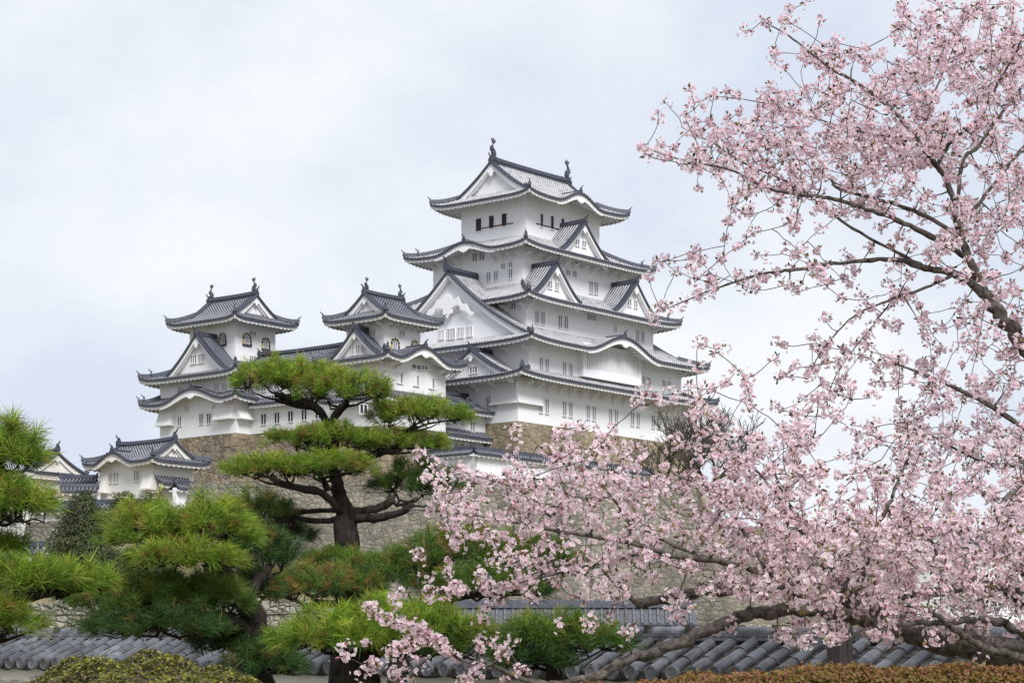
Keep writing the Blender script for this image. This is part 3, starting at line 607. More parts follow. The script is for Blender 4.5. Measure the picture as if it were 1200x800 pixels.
winL(N, 340, 320, 4.615, [(449, 323, 26, 38)], NU, bars=2); winR(N, 340, 320, 4.615, [(602, 326, 24, 30)], NU, 'grille', 2)
winR(N, 340, 320, 4.615, [(566, 388, 30, 58), (673, 394, 26, 48)], NU, 'kato')
winR(N, 340, 320, 4.615, [(591, 567, 26, 54), (679, 581, 26, 54), (763, 596, 26, 54)], NM, 'shutter', 1); winR(N, 340, 320, 4.615, [(680, 508, 40, 24), (724, 512, 26, 20)], NM)
winL(N, 340, 320, 4.615, [(455, 546, 22, 44)], NM, bars=2)
for q in (-.85, 0, .85): N.window(sides(eM)['L'], eM[3]-7.4+q, 37.5, .5, .95, 1.1, 'lattice', 1)
N.brackets(sides(NU)['R'], np.arange(.2, 6, 1.1), 40.5, 0, 1.0, .8, .2); N.brackets(sides(NU)['L'], [.3, 2.0, 3.8, 5.5], 40.5, 0, 1.0, .8, .2)
N.brackets(sides(NM)['R'], [.3, 1.4, 8.6, 9.6], 35.85, 0, 1.1, .9, .2)
# lower skirt roof of the near small keep
lo = (-18.5, 3.6, -6.4, 11.6); eLo = grow(lo, 1.3); rL, ZL = N.skirt(eLo, NM if False else (-18.5, 3.6, -8.65, 11.6), 32.0, .9, .2, 1.3, which='RL', hips=('RL', 'RE'))
winR(N, 340, 320, 4.615, [(395, 735, 34, 48)], NM, 'dark', 1)
tag(N.root, 'small white keep in the middle with bell-shaped windows, in front of the tall keep', 'castle tower', 'small keeps of the castle')
stone_base('stone_base', (-18.55, 3.55, -8.6, 11.65), 29.0, 16, 3.6, 'stone_sand', label='sandy stone footing under the middle small keep, half hidden by the pine')
# ------------------------------------------------------------------ far small keep
I = Bld('small_keep', -14.2, 32.6, 29.5, 'tower_tiles', 'plaster_old')
IU = (-17.5, 28.7, -10.9, 36.6); IM = (-19.9, 26.1, -8.5, 39.2)
eI = grow(IU, 2.0); rI, ZI = I.irimoya(eI, 43.3, 3.3, 2.5, 't', .45, 2.0, ov=.65, ridge_h=.45, orn='shachi', osc=.72, deco=.5)
I.walls(IU, 38, 43.5)
eJ = grow(IM, 1.8); rJ, ZJ = I.skirt(eJ, IU, 36.6, 1.9, .45, 1.8)
I.walls(IM, 29.6, 36.8)
I.chidori(rJ, ZJ['L'][0], eJ[3]-31.9, 5.6, .9, 36.75, 41.4, 5.0, deco=.75)
eK = grow(IM, 1.8); KI = {'L': [(eK[3]-32.0, 5.6, 1.45)]}
rK, ZK = I.skirt(eK, rect_in(IM, .02), 33.6, .95, .4, 1.8, KI)
for ac, hw, B in KI['L']: kara_orn(I, ZK['L'], ac, rK, .7); kara_board(I, ZK['L'], ac, hw, rK)
winL(I, 140, 320, 4.615, [(560, 358, 30, 58)], IU, 'kato'); winR(I, 140, 320, 4.615, [(688, 358, 28, 56), (790, 383, 26, 56)], IU, 'kato')
winR(I, 140, 320, 4.615, [(719, 325, 26, 22), (718, 461, 24, 24)], IU, 'grille', 2)
winL(I, 140, 320, 4.615, [(329, 633, 24, 34), (527, 618, 24, 48), (567, 615, 24, 48)], IM, bars=2); winR(I, 140, 320, 4.615, [(690, 628, 20, 30)], IM, bars=1)
for q in (-1.3, .0): I.window(sides(eJ)['L'], eJ[3]-31.9+q+.3, 38.7, .95, .95, 1.5, 'lattice', 2)
winL(I, 140, 430, 4.615, [(328, 293, 20, 48), (444, 281, 22, 54), (486, 278, 22, 54)], IM, 'dark', 1); winR(I, 140, 430, 4.615, [(852, 276, 24, 52), (893, 273, 22, 52)], IM, 'dark', 1)
winL(I, 140, 430, 4.615, [(366, 225, 22, 26), (515, 215, 24, 18)], IM, 'grille', 2)
for fr, a0, a1 in ((sides(IM)['L'], .0, 2.6), (sides(IM)['L'], 13.1-3.2, 13.1+.0), (sides(IM)['R'], -.0, 2.9)): I.stone_drop(fr, a0, a1, 31.2, 33.6, .75)
I.brackets(sides(IM)['L'], [.4, 2.2, 4.0, 9.2, 11.0, 12.7], 36.65, 0, 1.1, .8, .2); I.brackets(sides(IM)['R'], [.4, 2.2, 4.0, 5.8, 7.6, 9.4], 36.65, 0, 1.1, .8, .2)
I.brackets(sides(IM)['R'], [3.4, 4.6, 5.8, 7.0, 8.2], 33.45, 0, 1.1, .8, .2)
tag(I.root, 'small white keep at the far left with a triangular gable and dark lower windows', 'castle tower', 'small keeps of the castle')
stone_base('stone_base', (-19.95, 26.05, -8.45, 39.25), 29.6, 16, 3.4, 'stone_sand', label='brown rough stone footing under the far left small keep')
# ------------------------------------------------------------------ connecting corridors
def corridor(name, r, zb, ze, rise, tile, wall, label, axis='t', o=1.3, low=None):
    b = Bld(name, r[0], r[1], zb, tile, wall); e_ = grow(r, o)
    b.irimoya(e_, ze, rise, .3, axis, .12, o, ov=.25, ridge_h=.35, orn='oni', osc=.7, deco=0)
    b.walls(r, zb, ze+.2); b.root['label'] = label; b.root['category'] = 'corridor'; b.root['group'] = 'corridors between the castle towers'; return b
C1 = corridor('corridor', (-17.6, 12.3, -11.6, 26.4), 29.6, 36.6, 2.5, 'tower_tiles', 'plaster_old', 'long white two-storey corridor linking the two small keeps, behind the pine')
e_ = grow((-17.6, 14.2, -11.6, 24), 1.2); rr, zz_ = C1.skirt(e_, (-17.6, 14.2, -11.6, 24), 32.9, .9, .1, 1.2, which='L', hips=())
for t in (15, 17.2, 19.4, 21.6, 23.8): C1.window(sides((-17.6, 12.3, -11.6, 26.4))['L'], 26.4-t, 31.2, .8, 1.2, 0, 'dark', 1); C1.window(sides((-17.6, 12.3, -11.6, 26.4))['L'], 26.4-t, 35.0, .7, 1.1, 0, 'lattice', 1)
stone_base('stone_base', (-17.65, 11.7, -11.55, 26.3), 29.5, 16, 3.0, 'stone_sand', corner=False, which='LR', label='brown stone footing under the long corridor between the small keeps')
C2 = corridor('corridor', (-8.4, 4.8, -.1, 10.5), 24.5, 32.0, 2.1, 'tower_tiles', 'plaster_old', 'low white gate corridor wedged between the middle small keep and the tall keep', 's')
r2c = (-8.4, 4.8, -.1, 10.5); e_ = (-8.4, 3.5, -.1, 10.5); C2.skirt((-8.4, 3.4, -.12, 10.6), (-8.3, 4.8, -.2, 10.5), 28.9, .85, .05, 1.3, which='R', hips=())
winR(C2, 480, 440, 5.71, [(419, 342, 26, 62)], r2c, 'lattice', 1); winR(C2, 480, 440, 5.71, [(313, 482, 20, 56), (350, 482, 22, 56), (419, 482, 24, 36)], r2c, 'dark', 1)
# ------------------------------------------------------------------ ground: one sheet, rising in terraces to the castle hill
def smooth(x, a, b): x = np.clip((x-a)/(b-a), 0, 1); return x*x*(3-2*x)
def ground_z(X, Y):
    base = 3.4*smooth(Y, 70, 160)+.25*np.sin(X*.11+1)*smooth(Y, 60, 100)
    msk = smooth(18.5-X+(Y-190)*.13, 0, 5)
    hill = 11.5*smooth(Y, 183, 197)*msk
    up = 8.5*smooth(Y, 212, 262)*msk
    low = 6.0*smooth(Y, 185, 225)*smooth(X, 14, 30)
    left = -5.0*smooth(-X, 38, 60)*smooth(Y, 190, 215)
    far = -smooth(Y, 330, 420)*14
    return GZ+base+np.maximum(hill+up, low)*smooth(Y, 170, 200)+left+far
ys = np.concatenate([np.array([-400, -100, -20]), np.linspace(0, 60, 16), np.linspace(64, 340, 93), np.array([380, 450, 600, 1000, 2000, 4500])])
xs = np.concatenate([[-3500, -900, -300], np.linspace(-140, 140, 113), [300, 900, 3500]])
XX, YY = np.meshgrid(xs, ys); mb = MB(); mb.grid(np.stack([XX, YY, ground_z(XX, YY)], -1)); struct(mb.build('ground', 'earth', smooth=True))
# ------------------------------------------------------------------ free-standing walls in the castle frame
def frame_at(p, ang):
    """axes: e runs along the wall to its right end, n points away from the viewer"""
    e_ = np.array([math.cos(ang), math.sin(ang)]); return Fr(p[:2], e_, (-e_[1], e_[0]), 1, 1)
def retaining(name, p0, ang, L_, zt, zb, batter, m, label, depth=6, ends=(1, 1), corner=True):
    """battered stone wall: plan starts at p0 (top front left), runs L_ metres at angle ang"""
    root = empty(name, (p0[0], p0[1], zb), ang); n = 7; j = np.linspace(0, 1, n); zz = zt+(zb-zt)*j; g = batter*(.5*j+.5*j*j); mb = MB()
    mb.grid(np.array([[(-g_*ends[0], -g_, z-zb), (L_+g_*ends[1], -g_, z-zb)] for g_, z in zip(g, zz)])[::-1])
    mb.grid(np.array([[(L_+g_*ends[1], -g_, z-zb), (L_+g_*ends[1], depth, z-zb)] for g_, z in zip(g, zz)])[::-1])
    mb.grid(np.array([[(-g_*ends[0], depth, z-zb), (-g_*ends[0], -g_, z-zb)] for g_, z in zip(g, zz)])[::-1])
    mb.add([(0, 0, zt-zb), (L_, 0, zt-zb), (L_, depth, zt-zb), (0, depth, zt-zb)], np.array([0, 1, 2, 3]))
    o = mb.build('stone_face', m, root)
    # uneven coping stones
    mc = MB(); x = 0; R_ = random.Random(len(label))
    while x < L_-.2:
        w_ = min(R_.uniform(.5, 1.3), L_-x); mc.box((x+.02, -.05-R_.random()*.08, zt-zb-.35), (x+w_-.02, .7, zt-zb+R_.uniform(.02, .22))); x += w_
    mc.build('coping_stones', m, root)
    if corner:
        mc = MB(); z = zt-zb; k = 0; H = zt-zb
        while z > .6:
            h = R_.uniform(.6, .95); jj = 1-z/H; j2 = 1-(z-h)/H; ga = batter*(.5*jj+.5*jj*jj); gb = batter*(.5*j2+.5*j2*j2); la, lb = (1.7, .8) if k % 2 else (.8, 1.7); q = .06; x1a, x1b = L_+ga+q, L_+gb+q
            mc.hexa([(x1b-la, -gb-q, z-h+.04), (x1b, -gb-q, z-h+.04), (x1b, -gb+lb, z-h+.04), (x1b-la, -gb+lb, z-h+.04), (x1a-la, -ga-q, z), (x1a, -ga-q, z), (x1a, -ga+lb, z), (x1a-la, -ga+lb, z)]); z -= h; k += 1
        mc.build('corner_stones', 'stone_corner' if m != 'stone_grey' else 'stone_grey', root)
    return tag(root, label, 'stone wall')
def roofed_wall(name, p0, ang, L_, zb, zt, label, wall='plaster', tile='tower_tiles', group='plastered walls with tiled roofs', eav=.7, rise=.55, th=.5):
    """plastered wall under a small two-sided tiled roof; zt = eave height"""
    root = empty(name, (p0[0], p0[1], zb), ang); f = Fr((0, 0), (1, 0), (0, 1), L_, 1); H = zt-zb
    mb = MB(); mb.box((0, 0, 0), (L_, th, H+.1)); mb.build('wall', wall, root)
    mb = MB(); Dh = eav+th/2
    for fr in (Fr((0, -eav), (1, 0), (0, 1), L_, 1), Fr((L_, th+eav), (-1, 0), (0, -1), L_, 1)):
        sheet(mb, fr, 0, L_, 0, Dh, lambda a, d: H+rise*curve(d/Dh), 5)
    r_ = mb.build('roof', tile, root); mt = MB(); mw = MB()
    for fr in (Fr((0, -eav), (1, 0), (0, 1), L_, 1), Fr((L_, th+eav), (-1, 0), (0, -1), L_, 1)):
        fr.box(mt, 0, -.02, H-.16, L_, .2, H+.015); disc_row(mt, fr, lambda a, d: H+0*a, .05, L_-.05, r=.09); fr.box(mw, 0, .12, H-.30, L_, eav, H-.17)
        for a in np.arange(.3, L_-.2, .8): fr.box(mw, a-.1, .1, H-.42, a+.1, eav, H-.302)
    x = np.linspace(0, L_, 6); mt.sweep(np.stack([x, 0*x+th/2, 0*x+H+rise-.05], -1), .4, .3, 0); mt.sweep(np.stack([x, 0*x+th/2, 0*x+H+rise+.25], -1), .22, .12, 0)
    mt.build('ridge', 'ridge_tile', r_); mw.build('eave', wall, r_)
    for xx, d in ((0, (-1, 0)), (L_, (1, 0))):
        mo = MB(); onigawara(mo, (xx, th/2, H+rise+.05), d, .6); mo.build('ridge_end_tile', 'ridge_tile', r_)
    return tag(root, label, 'wall', group)
A_U = math.atan2(SU, CU); A_L = A_U-math.pi/2       # along u (receding right); along -l (coming nearer to the right)
# bent white wall below the tall keep: left leg comes nearer, right leg recedes
pc = W(555, 531, 243); zt = pc[2]
pL = pc[:2]-14*np.array([math.cos(A_L), math.sin(A_L)])
roofed_wall('roofed_wall', pL, A_L, 14, zt-4.6, zt, 'short white roofed wall left of the bend, below the gate corridor of the keep')
roofed_wall('roofed_wall', pc, A_U, 34, zt-4.6, zt, 'long white roofed wall on the hill running behind the blossoms, below the tall keep')
stone_base('stone_base', (-19, -10.5, -17.5, 34), 21.8, 12, 2.2, 'stone_grey', corner=False, label='grey stone terrace edge far below the middle small keep')
# great grey retaining wall behind the pines, and its lower continuation to the right
p = W(222, 567, 196); retaining('retaining_wall', p, math.radians(-9), 44.5, p[2], 2.0, 4.2, 'stone_grey', 'tall grey stone retaining wall behind the pines, its slanted corner showing behind the cherry')
p = W(812, 640, 212); retaining('retaining_wall', p, math.radians(6), 60, p[2], 3.0, 2.5, 'stone_grey', 'lower grey stone wall continuing to the right behind the blossoms, against the sky', corner=False)
p = W(868, 618, 230); retaining('retaining_wall', p, math.radians(3), 62, p[2], 8.0, 2.0, 'stone_sand', 'sandy stone terrace wall topped by rough boulders, far right behind the blossoms', corner=False)
# stone wall at the foot of the garden and its far neighbour on the left
p = W(-60, 708, 78); retaining('retaining_wall', p, math.radians(-4), 13.5, p[2], GZ+.2, .5, 'stone_pale', 'low pale stone wall across the garden, seen under the pine branches', depth=2, corner=False)
p = W(30, 613, 205); retaining('retaining_wall', p, math.radians(-14), 16, p[2], 3, 2.2, 'stone_grey', 'grey stone wall under the long white wall at the left edge', corner=False)
p = W(40, 598, 206); roofed_wall('roofed_wall', p, math.radians(-14), 12.5, p[2]-1.6, p[2], 'long low white wall with dark tiled roof in front of the gatehouse, far left', 'plaster_cream')
p = W(-30, 650, 150); roofed_wall('roofed_wall', p, math.radians(-10), 5.2, p[2]-1.7, p[2], 'white panelled wall with small roof at the left edge, below the grey stone wall', 'plaster')
# low stone wall left of the gate footing
p = W(226, 568, 215); retaining('retaining_wall', p, math.radians(-12), 9.5, p[2], 10, 1.5, 'stone_grey', 'short stub of grey stone wall beside the gatehouse, behind the big pine', corner=False)
# ------------------------------------------------------------------ gatehouse with an undulating gable, lower left
GX, GY = None, None
def place(px, Yd):
    """castle-frame (s,t) of the point at pixel column px and distance Yd"""
    x = (px-600)/F*Yd-P0[0]; y = Yd-P0[1]; return CU*x+SU*y, -SU*x+CU*y
s0, t0 = place(180, 236); zg = (HZ-537)/F*236
G = Bld('gatehouse', s0, t0, zg-6.5, 'tower_tiles', 'plaster_cream'); G0 = (s0, t0, s0+5.6, t0+8.6); eG = grow(G0, 1.4)
KG = {'L': [(eG[3]-(t0+5.2), 3.3, 1.15)]}
rG, ZG = G.irimoya(eG, zg-.25, 2.35, 1.7, 't', .35, 1.4, KG, ov=.5, ridge_h=.34, orn='oni', osc=.95, deco=.4)
G.walls(G0, zg-6.5, zg, {'L': wall_top(ZG['L'], 1.4)})
for ac, hw, B in KG['L']: kara_orn(G, ZG['L'], ac, rG, .5); kara_board(G, ZG['L'], ac, hw, rG, .35)
winL(G, 0, 500, 2.667, [(344, 160, 15, 30), (364, 159, 15, 30), (428, 153, 15, 32)], G0, 'dark', 2)
G.stone_drop(sides(G0)['L'], 0, 1.5, zg-3.3, zg-.7, .7); G.stone_drop(sides(G0)['L'], 8.6-1.5, 8.6, zg-3.3, zg-.9, .6)
G.skirt((s0-.1, t0-1.3, s0+5.2, t0+.05), (s0, t0-.02, s0+5.1, t0+.0), zg-2.6, .8, .1, 1.0, which='R', hips=())
tag(G.root, 'cream gatehouse with an undulating gable over two dark windows, lower left of the castle', 'gatehouse')
stone_base('stone_base', (s0-.1, t0-.1, s0+5.7, t0+8.7), zg-6.5, 6, 1.6, 'stone_sand', corner=False, label='low sandy stone footing under the cream gatehouse')
p = W(206, 572, 232); roofed_wall('roofed_wall', p, A_U, 9.5, p[2]-3.4, p[2], 'white roofed wall stub running from the gatehouse to the brown stone footing', 'plaster')
# second hall, only its near gable and right slope in view
s1, t1 = place(62, 252); z1 = (HZ-556)/F*252
H_ = Bld('gate_hall', s1, t1, z1-14, 'tower_tiles', 'plaster_cream'); H0 = (s1-3.7, t1, s1+3.7, t1+7)
H_.irimoya(grow(H0, .8), z1+.1, 2.3, .3, 't', .2, .8, ov=.3, ridge_h=.34, orn='oni', osc=.9, deco=.4); H_.walls(H0, z1-14, z1+.2)
tag(H_.root, 'gabled cream hall half hidden by the left pine, leftmost building', 'hall')
p = W(70, 566, 244); g_ = roofed_wall('small_gate', p, math.radians(-8), 4.2, p[2]-3.4, p[2], 'small dark roofed gate between the gabled hall and the gatehouse', 'plaster_cream'); g_['category'] = 'gate'
mb = MB(); mb.box((.2, -.12, 0), (.75, .0, 3.3)); mb.build('gate_post', 'dark', g_)
p = W(71, 576, 240); roofed_wall('roofed_wall', p, math.radians(5), 4.0, p[2]-2.5, p[2], 'cream wall with a small sloping roof, right below the small dark gate', 'plaster_cream')

p = W(425, 732, 116); roofed_wall('roofed_wall', p, math.radians(-1), 17.4, p[2]-2.6, p[2], 'long garden wall with grey tiled roof beyond the pines, ending in a round end tile', 'plaster_old', 'garden_tiles', rise=.95, eav=.75)
# ------------------------------------------------------------------ near garden walls with full round-tile roofs
def near_wall(p0, ang, L_, drop, label, per=.30, run=.80, rise=.37, wall_h=1.6):
    """p0 = left end of the eave line; drop = fall of the wall per metre along it"""
    root = empty('tiled_garden_wall', tuple(p0), ang); R_ = np.random.default_rng(int(abs(p0[0])*10))
    zz = lambda x: -drop*x
    mb = MB(); n = 24; x = np.linspace(0, L_, n)
    mb.grid(np.stack([np.stack([x, 0*x+.22, zz(x)-wall_h-.4], -1), np.stack([x, 0*x+.22, zz(x)-.1], -1)])); mb.grid(np.stack([np.stack([x, 0*x+2*run-.22, zz(x)-.1], -1), np.stack([x, 0*x+2*run-.22, zz(x)-wall_h-.4], -1)]))
    for sc_ in (0, 1):
        P = np.stack([np.linspace(0, L_, 120), np.full(120, .13), zz(np.linspace(0, L_, 120))-.10-.045*np.abs(np.sin(np.linspace(0, L_, 120)/per*np.pi))], -1) if sc_ == 0 else None
        if P is not None: mb.grid(np.stack([P-[0, -.1, .14], P-[0, 0, .14], P+[0, 0, .02]]))
    mb.build('wall', 'plaster_cream', root)
    bed = MB(); tl = MB(); k = int(L_/per); sl = math.hypot(run, rise); ny, nz_ = run/sl, rise/sl
    th = np.linspace(0, np.pi, 8)
    for sgn in (1, -1):
        y0 = 0 if sgn == 1 else 2*run
        bed.grid(np.stack([np.stack([x, 0*x+y0+sgn*run, zz(x)+rise], -1), np.stack([x, 0*x+y0, zz(x)], -1)][::sgn]))
        bed.grid(np.stack([np.stack([x, 0*x+y0+sgn*.02, zz(x)-.09], -1), np.stack([x, 0*x+y0, zz(x)+.0], -1)][::-sgn]))
        for i in range(k):
            xc = (i+.5)*per
            # concave pan tiles in three overlapping courses
            for q in range(4):
                a0, a1 = q*sl/4, (q+1)*sl/4+.01; u = np.linspace(-per*.5, per*.5, 5); dip = -.035*(1-(u/(per*.5))**2)
                rows = []
                for a_, lift in ((a0, .048), (a1, .030)):
                    rows.append(np.stack([xc-per/2+u, np.full(5, y0+sgn*a_*ny), zz(xc)+a_*nz_+lift+dip], -1))
                lo = rows[0].copy(); lo[:, 2] -= .02
                bed.grid(np.stack([lo, rows[0], rows[1]]), flip=sgn < 0)
            # round cover tiles, each a little tapered and not quite true
            q = 0; a_ = -.05; first = True
            while a_ < sl-.05:
                tint = R_.uniform(.45, 1.05)*np.array([1, 1, 1.0]); ln = .26; r0 = .080*R_.uniform(.96, 1.04); r1 = r0*.90; jx = R_.normal(0, .004); jz = R_.normal(0, .004); e_ = min(a_+ln+.02, sl)
                ring = []
                for aa, rr in ((a_, r0), (e_, r1)):
                    ring.append(np.stack([xc+jx+rr*np.cos(th), y0+sgn*(aa*ny)-sgn*rr*np.sin(th)*nz_*.9, zz(xc)+aa*nz_+.03+jz+rr*np.sin(th)*ny], -1))
                tl.grid(np.stack(ring), flip=sgn > 0, col=tint)
                c0 = np.concatenate([ring[0], ring[0][:1]*0+ring[0].mean(0)]); m_ = len(th)
                tl.add(ring[0], np.arange(m_) if sgn < 0 else np.arange(m_)[::-1])
                a_ += ln
            if sgn == 1:    # round end tile with a raised rim and three comma bosses
                t2 = np.linspace(0, 2*np.pi, 17)[:-1]; c = np.array([xc, -.075, zz(xc)-.005])
                rg = lambda r, dy: np.stack([c[0]+r*np.cos(t2), np.full(16, c[1]+dy), c[2]+r*np.sin(t2)], -1)
                ls = [rg(.085, .06), rg(.085, 0), rg(.067, 0), rg(.063, .012)]; P = np.concatenate([np.stack(ls), np.stack(ls)[:, :1]], 1); tl.grid(P, flip=True); tl.add(ls[-1], np.arange(16))
                for b_ in range(3):
                    w_ = b_*2.094+.5; cc = c+[.026*math.cos(w_), .002, .026*math.sin(w_)]; s6 = np.linspace(0, 2*np.pi, 7)[:-1]
                    tl.add(np.stack([cc[0]+.015*np.cos(s6), np.full(6, cc[1]), cc[2]+.015*np.sin(s6)], -1), np.arange(6))
    rf = bed.build('roof', 'tile_bed', root); tl.build('round_tiles', 'near_tile', rf, smooth=False)
    # ridge: courses of flat tiles under round caps
    rd = MB(); jb = MB()
    for lv, (w_, h_) in enumerate(((.32, .036), (.27, .036))):
        xx = 0
        while xx < L_:
            ln = min(.30, L_-xx); jit = R_.normal(0, .004); z = rise+.0+lv*.046
            rd.hexa([(xx+.006, run-w_/2+jit, z+zz(xx)), (xx+ln-.006, run-w_/2+jit, z+zz(xx+ln)), (xx+ln-.006, run+w_/2, z+zz(xx+ln)), (xx+.006, run+w_/2, z+zz(xx)),
                     (xx+.006, run-w_/2+jit, z+h_+zz(xx)), (xx+ln-.006, run-w_/2+jit, z+h_+zz(xx+ln)), (xx+ln-.006, run+w_/2, z+h_+zz(xx+ln)), (xx+.006, run+w_/2, z+h_+zz(xx))]); xx += ln
        jb.hexa([(0, run-w_/2+.03, rise-.03+lv*.046+dz+zz(0)) if c == 0 else (L_, run-w_/2+.03, rise-.03+lv*.046+dz+zz(L_)) if c == 1 else (L_, run+w_/2-.03, rise-.03+lv*.046+dz+zz(L_)) if c == 2 else (0, run+w_/2-.03, rise-.03+lv*.046+dz+zz(0)) for dz in (0, .07) for c in range(4)])
    xx = 0
    while xx < L_:
        ln = min(.29, L_-xx); r0 = .085*R_.uniform(.97, 1.03)
        ring = [np.stack([np.full(8, xa), run+rr*np.cos(th), zz(xa)+rise+.085+rr*np.sin(th)], -1) for xa, rr in ((xx, r0), (xx+ln+.01, r0*.9))]
        rd.grid(np.stack(ring), flip=False); rd.add(ring[0], np.arange(8)); xx += ln
    # a bedding band every metre or so, dark mortar over the joints
    rd.hascol = True; r_ = rd.build('ridge', 'near_tile', root); jb.build('ridge_bed', 'tile_bed', r_)
    mo = MB()
    for xa in np.arange(.15, L_, .62): mo.box((xa, run-.125, rise-.03+zz(xa)), (xa+.07, run+.125, rise+.18+zz(xa)))
    mo.build('ridge_clasp', 'tile_bed', r_)
    return tag(root, label, 'wall', 'tiled garden walls')
AW = -math.radians(43); p = W(30, 776, 33.5); e_ = np.array([math.cos(AW), math.sin(AW)]); q = np.array([p[0]-3.5*e_[0], p[1]-3.5*e_[1], p[2]+.0165*3.5])
near_wall(q, AW, 22.5, .0165, 'long low garden wall with weathered round roof tiles, nearest wall along the bottom')
# ------------------------------------------------------------------ leaf scatter
def leaves(mb, P, N, ln, wd, cols, jitter=.5, fold=.15):
    """one folded leaf per point, lying roughly square to the direction N"""
    k = len(P); N = N+rng.normal(0, jitter, (k, 3)); N /= np.linalg.norm(N, axis=1, keepdims=True)
    r = rng.normal(0, 1, (k, 3)); a = np.cross(N, r); a /= np.linalg.norm(a, axis=1, keepdims=True); b = np.cross(N, a)
    l = (ln*rng.uniform(.7, 1.2, k))[:, None]; w_ = (wd*rng.uniform(.8, 1.15, k))[:, None]
    V = np.stack([P-a*l*.5, P+b*w_*.5+N*fold*w_-a*l*.05, P+a*l*.5, P-b*w_*.5+N*fold*w_-a*l*.05], 1)
    i = np.arange(k)[:, None]*4
    mb.add(V.reshape(-1, 3), i+np.array([0, 1, 2, 3]), 0, None, np.repeat(cols, 4, 0))
def pick(cols, k, jit=.12):
    c = np.array(cols)[rng.integers(0, len(cols), k)]; return np.clip(c*(1+rng.normal(0, jit, (k, 1))), 0, 1)
# clipped bush, bottom left
root = empty('clipped_bush', (-2.06, 12.2, GZ)); tb = MB(); k = 17000
u = rng.uniform(-1, 1, k*2); v = rng.uniform(-1, 1, k*2); ok = (u*u+v*v) < 1; u, v = u[ok], v[ok]; k = len(u); h = np.sqrt(np.maximum(1-(u*u+v*v), 0))
lump = .035*np.sin(u*13+v*7)+.03*np.sin(v*17-u*5)
P = np.stack([u*1.0, v*.85, .95+.80*h**.72+lump*h-rng.exponential(.025, k)], -1); N = np.stack([u, v, h+.35], -1)
leaves(tb, P, N, .030, .017, pick([(.14, .16, .022), (.21, .21, .03), (.085, .11, .02), (.27, .25, .04), (.13, .10, .05), (.16, .13, .08)], k), .7)
tb.build('foliage', 'leaves', root)
tw = MB()
for i in range(900):
    j = rng.integers(k); a = P[j]+rng.normal(0, .01, 3); d = N[j]/np.linalg.norm(N[j])+rng.normal(0, .6, 3); d /= np.linalg.norm(d); tw.tube([a-d*.12, a-d*.04+rng.normal(0, .01, 3), a+d*.03], [.003, .0025, .0015], 3, cap=False)
tw.tube([(0, 0, 0), (.02, 0, .6), (0, .03, 1.2)], [.05, .045, .03], 6)
for i in range(26):
    a = rng.uniform(0, 6.28); r = rng.uniform(.3, .8); tw.tube([(0, 0, .5), (r*.5*math.cos(a), r*.5*math.sin(a), 1.0), (r*math.cos(a), r*math.sin(a), 1.25)], [.02, .014, .006], 5)
tw.build('twigs', 'dull_bark', root); core = MB()
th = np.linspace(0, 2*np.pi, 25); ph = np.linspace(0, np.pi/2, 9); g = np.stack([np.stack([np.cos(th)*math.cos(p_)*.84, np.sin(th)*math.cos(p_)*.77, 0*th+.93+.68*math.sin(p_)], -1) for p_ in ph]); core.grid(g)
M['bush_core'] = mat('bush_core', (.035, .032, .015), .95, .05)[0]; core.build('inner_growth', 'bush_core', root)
tag(root, 'rounded yellow-green clipped bush with bare twigs at the bottom left', 'bush')
# reddish hedge, bottom right
root = empty('hedge', (1.5, 11.4, GZ)); hb = MB(); x0, x1 = -1.3, 2.6; k = 35000
x = rng.uniform(x0, x1, k); s_ = rng.uniform(0, 1, k); top = 1.6-.018+.105*smooth(x, -1.3, .25)+.012*np.sin(x*9)+.010*np.sin(x*23+1)
fr_ = s_ < .6; y = np.where(fr_, -.02+rng.exponential(.03, k), rng.uniform(0, .9, k)); z = np.where(fr_, top-rng.power(1.0, k)*.30, top)+rng.normal(0, .012, k)
edge = np.clip((top-z)/.05, 0, 1); y = np.where(fr_, y+.05*(1-edge)**2, y)
N = np.where(fr_[:, None], np.array([[0, -1, .6]]), np.array([[0, -.1, 1.]]))
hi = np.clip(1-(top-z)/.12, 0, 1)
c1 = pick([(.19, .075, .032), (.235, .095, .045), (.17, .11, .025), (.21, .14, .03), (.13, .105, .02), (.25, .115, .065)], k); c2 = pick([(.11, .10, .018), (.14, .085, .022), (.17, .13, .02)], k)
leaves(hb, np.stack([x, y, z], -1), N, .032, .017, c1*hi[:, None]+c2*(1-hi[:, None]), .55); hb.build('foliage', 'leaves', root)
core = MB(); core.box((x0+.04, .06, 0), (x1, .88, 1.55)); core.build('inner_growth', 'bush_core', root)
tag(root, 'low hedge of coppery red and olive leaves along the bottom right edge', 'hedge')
# wooden post with a little mossy roof
pp = W(984, 805, 20.6); root = empty('wooden_post', (pp[0], pp[1], GZ), math.radians(38)); H = 1.6+(HZ-667)/F*20.6
mb = MB(); mb.box((-.085, -.085, -.1), (.085, .085, H)); mb.build('post', 'post_wood', root)
mb = MB(); mb.box((-.11, -.11, 0), (-.088, .06, H-.15)); mb.build('side_plank', 'post_wood', root)
mb = MB(); mb.prism([(-.19, 0), (.19, 0), (.21, .03), (0, .16), (-.21, .03)], lambda a, b: (a*.72, -.14, H+b), lambda a, b: (a*.72, .14, H+b)); mb.build('cap_roof', 'moss_wood', root)
tag(root, 'dark square wooden post with small mossy cap, standing before the right garden wall', 'post')
pp = W(941, 736, 60); mb = MB(); mb.tube([(0, 0, -1.2), (0, 0, .75)], [.09, .08], 7); mb.tube([(0, 0, .75), (0, 0, .85)], [.11, .03], 7); o = mb.build('wooden_stake', 'post_wood'); o.location = tuple(pp); tag(o, 'thin dark stake on the grass beyond the right garden wall', 'stake')
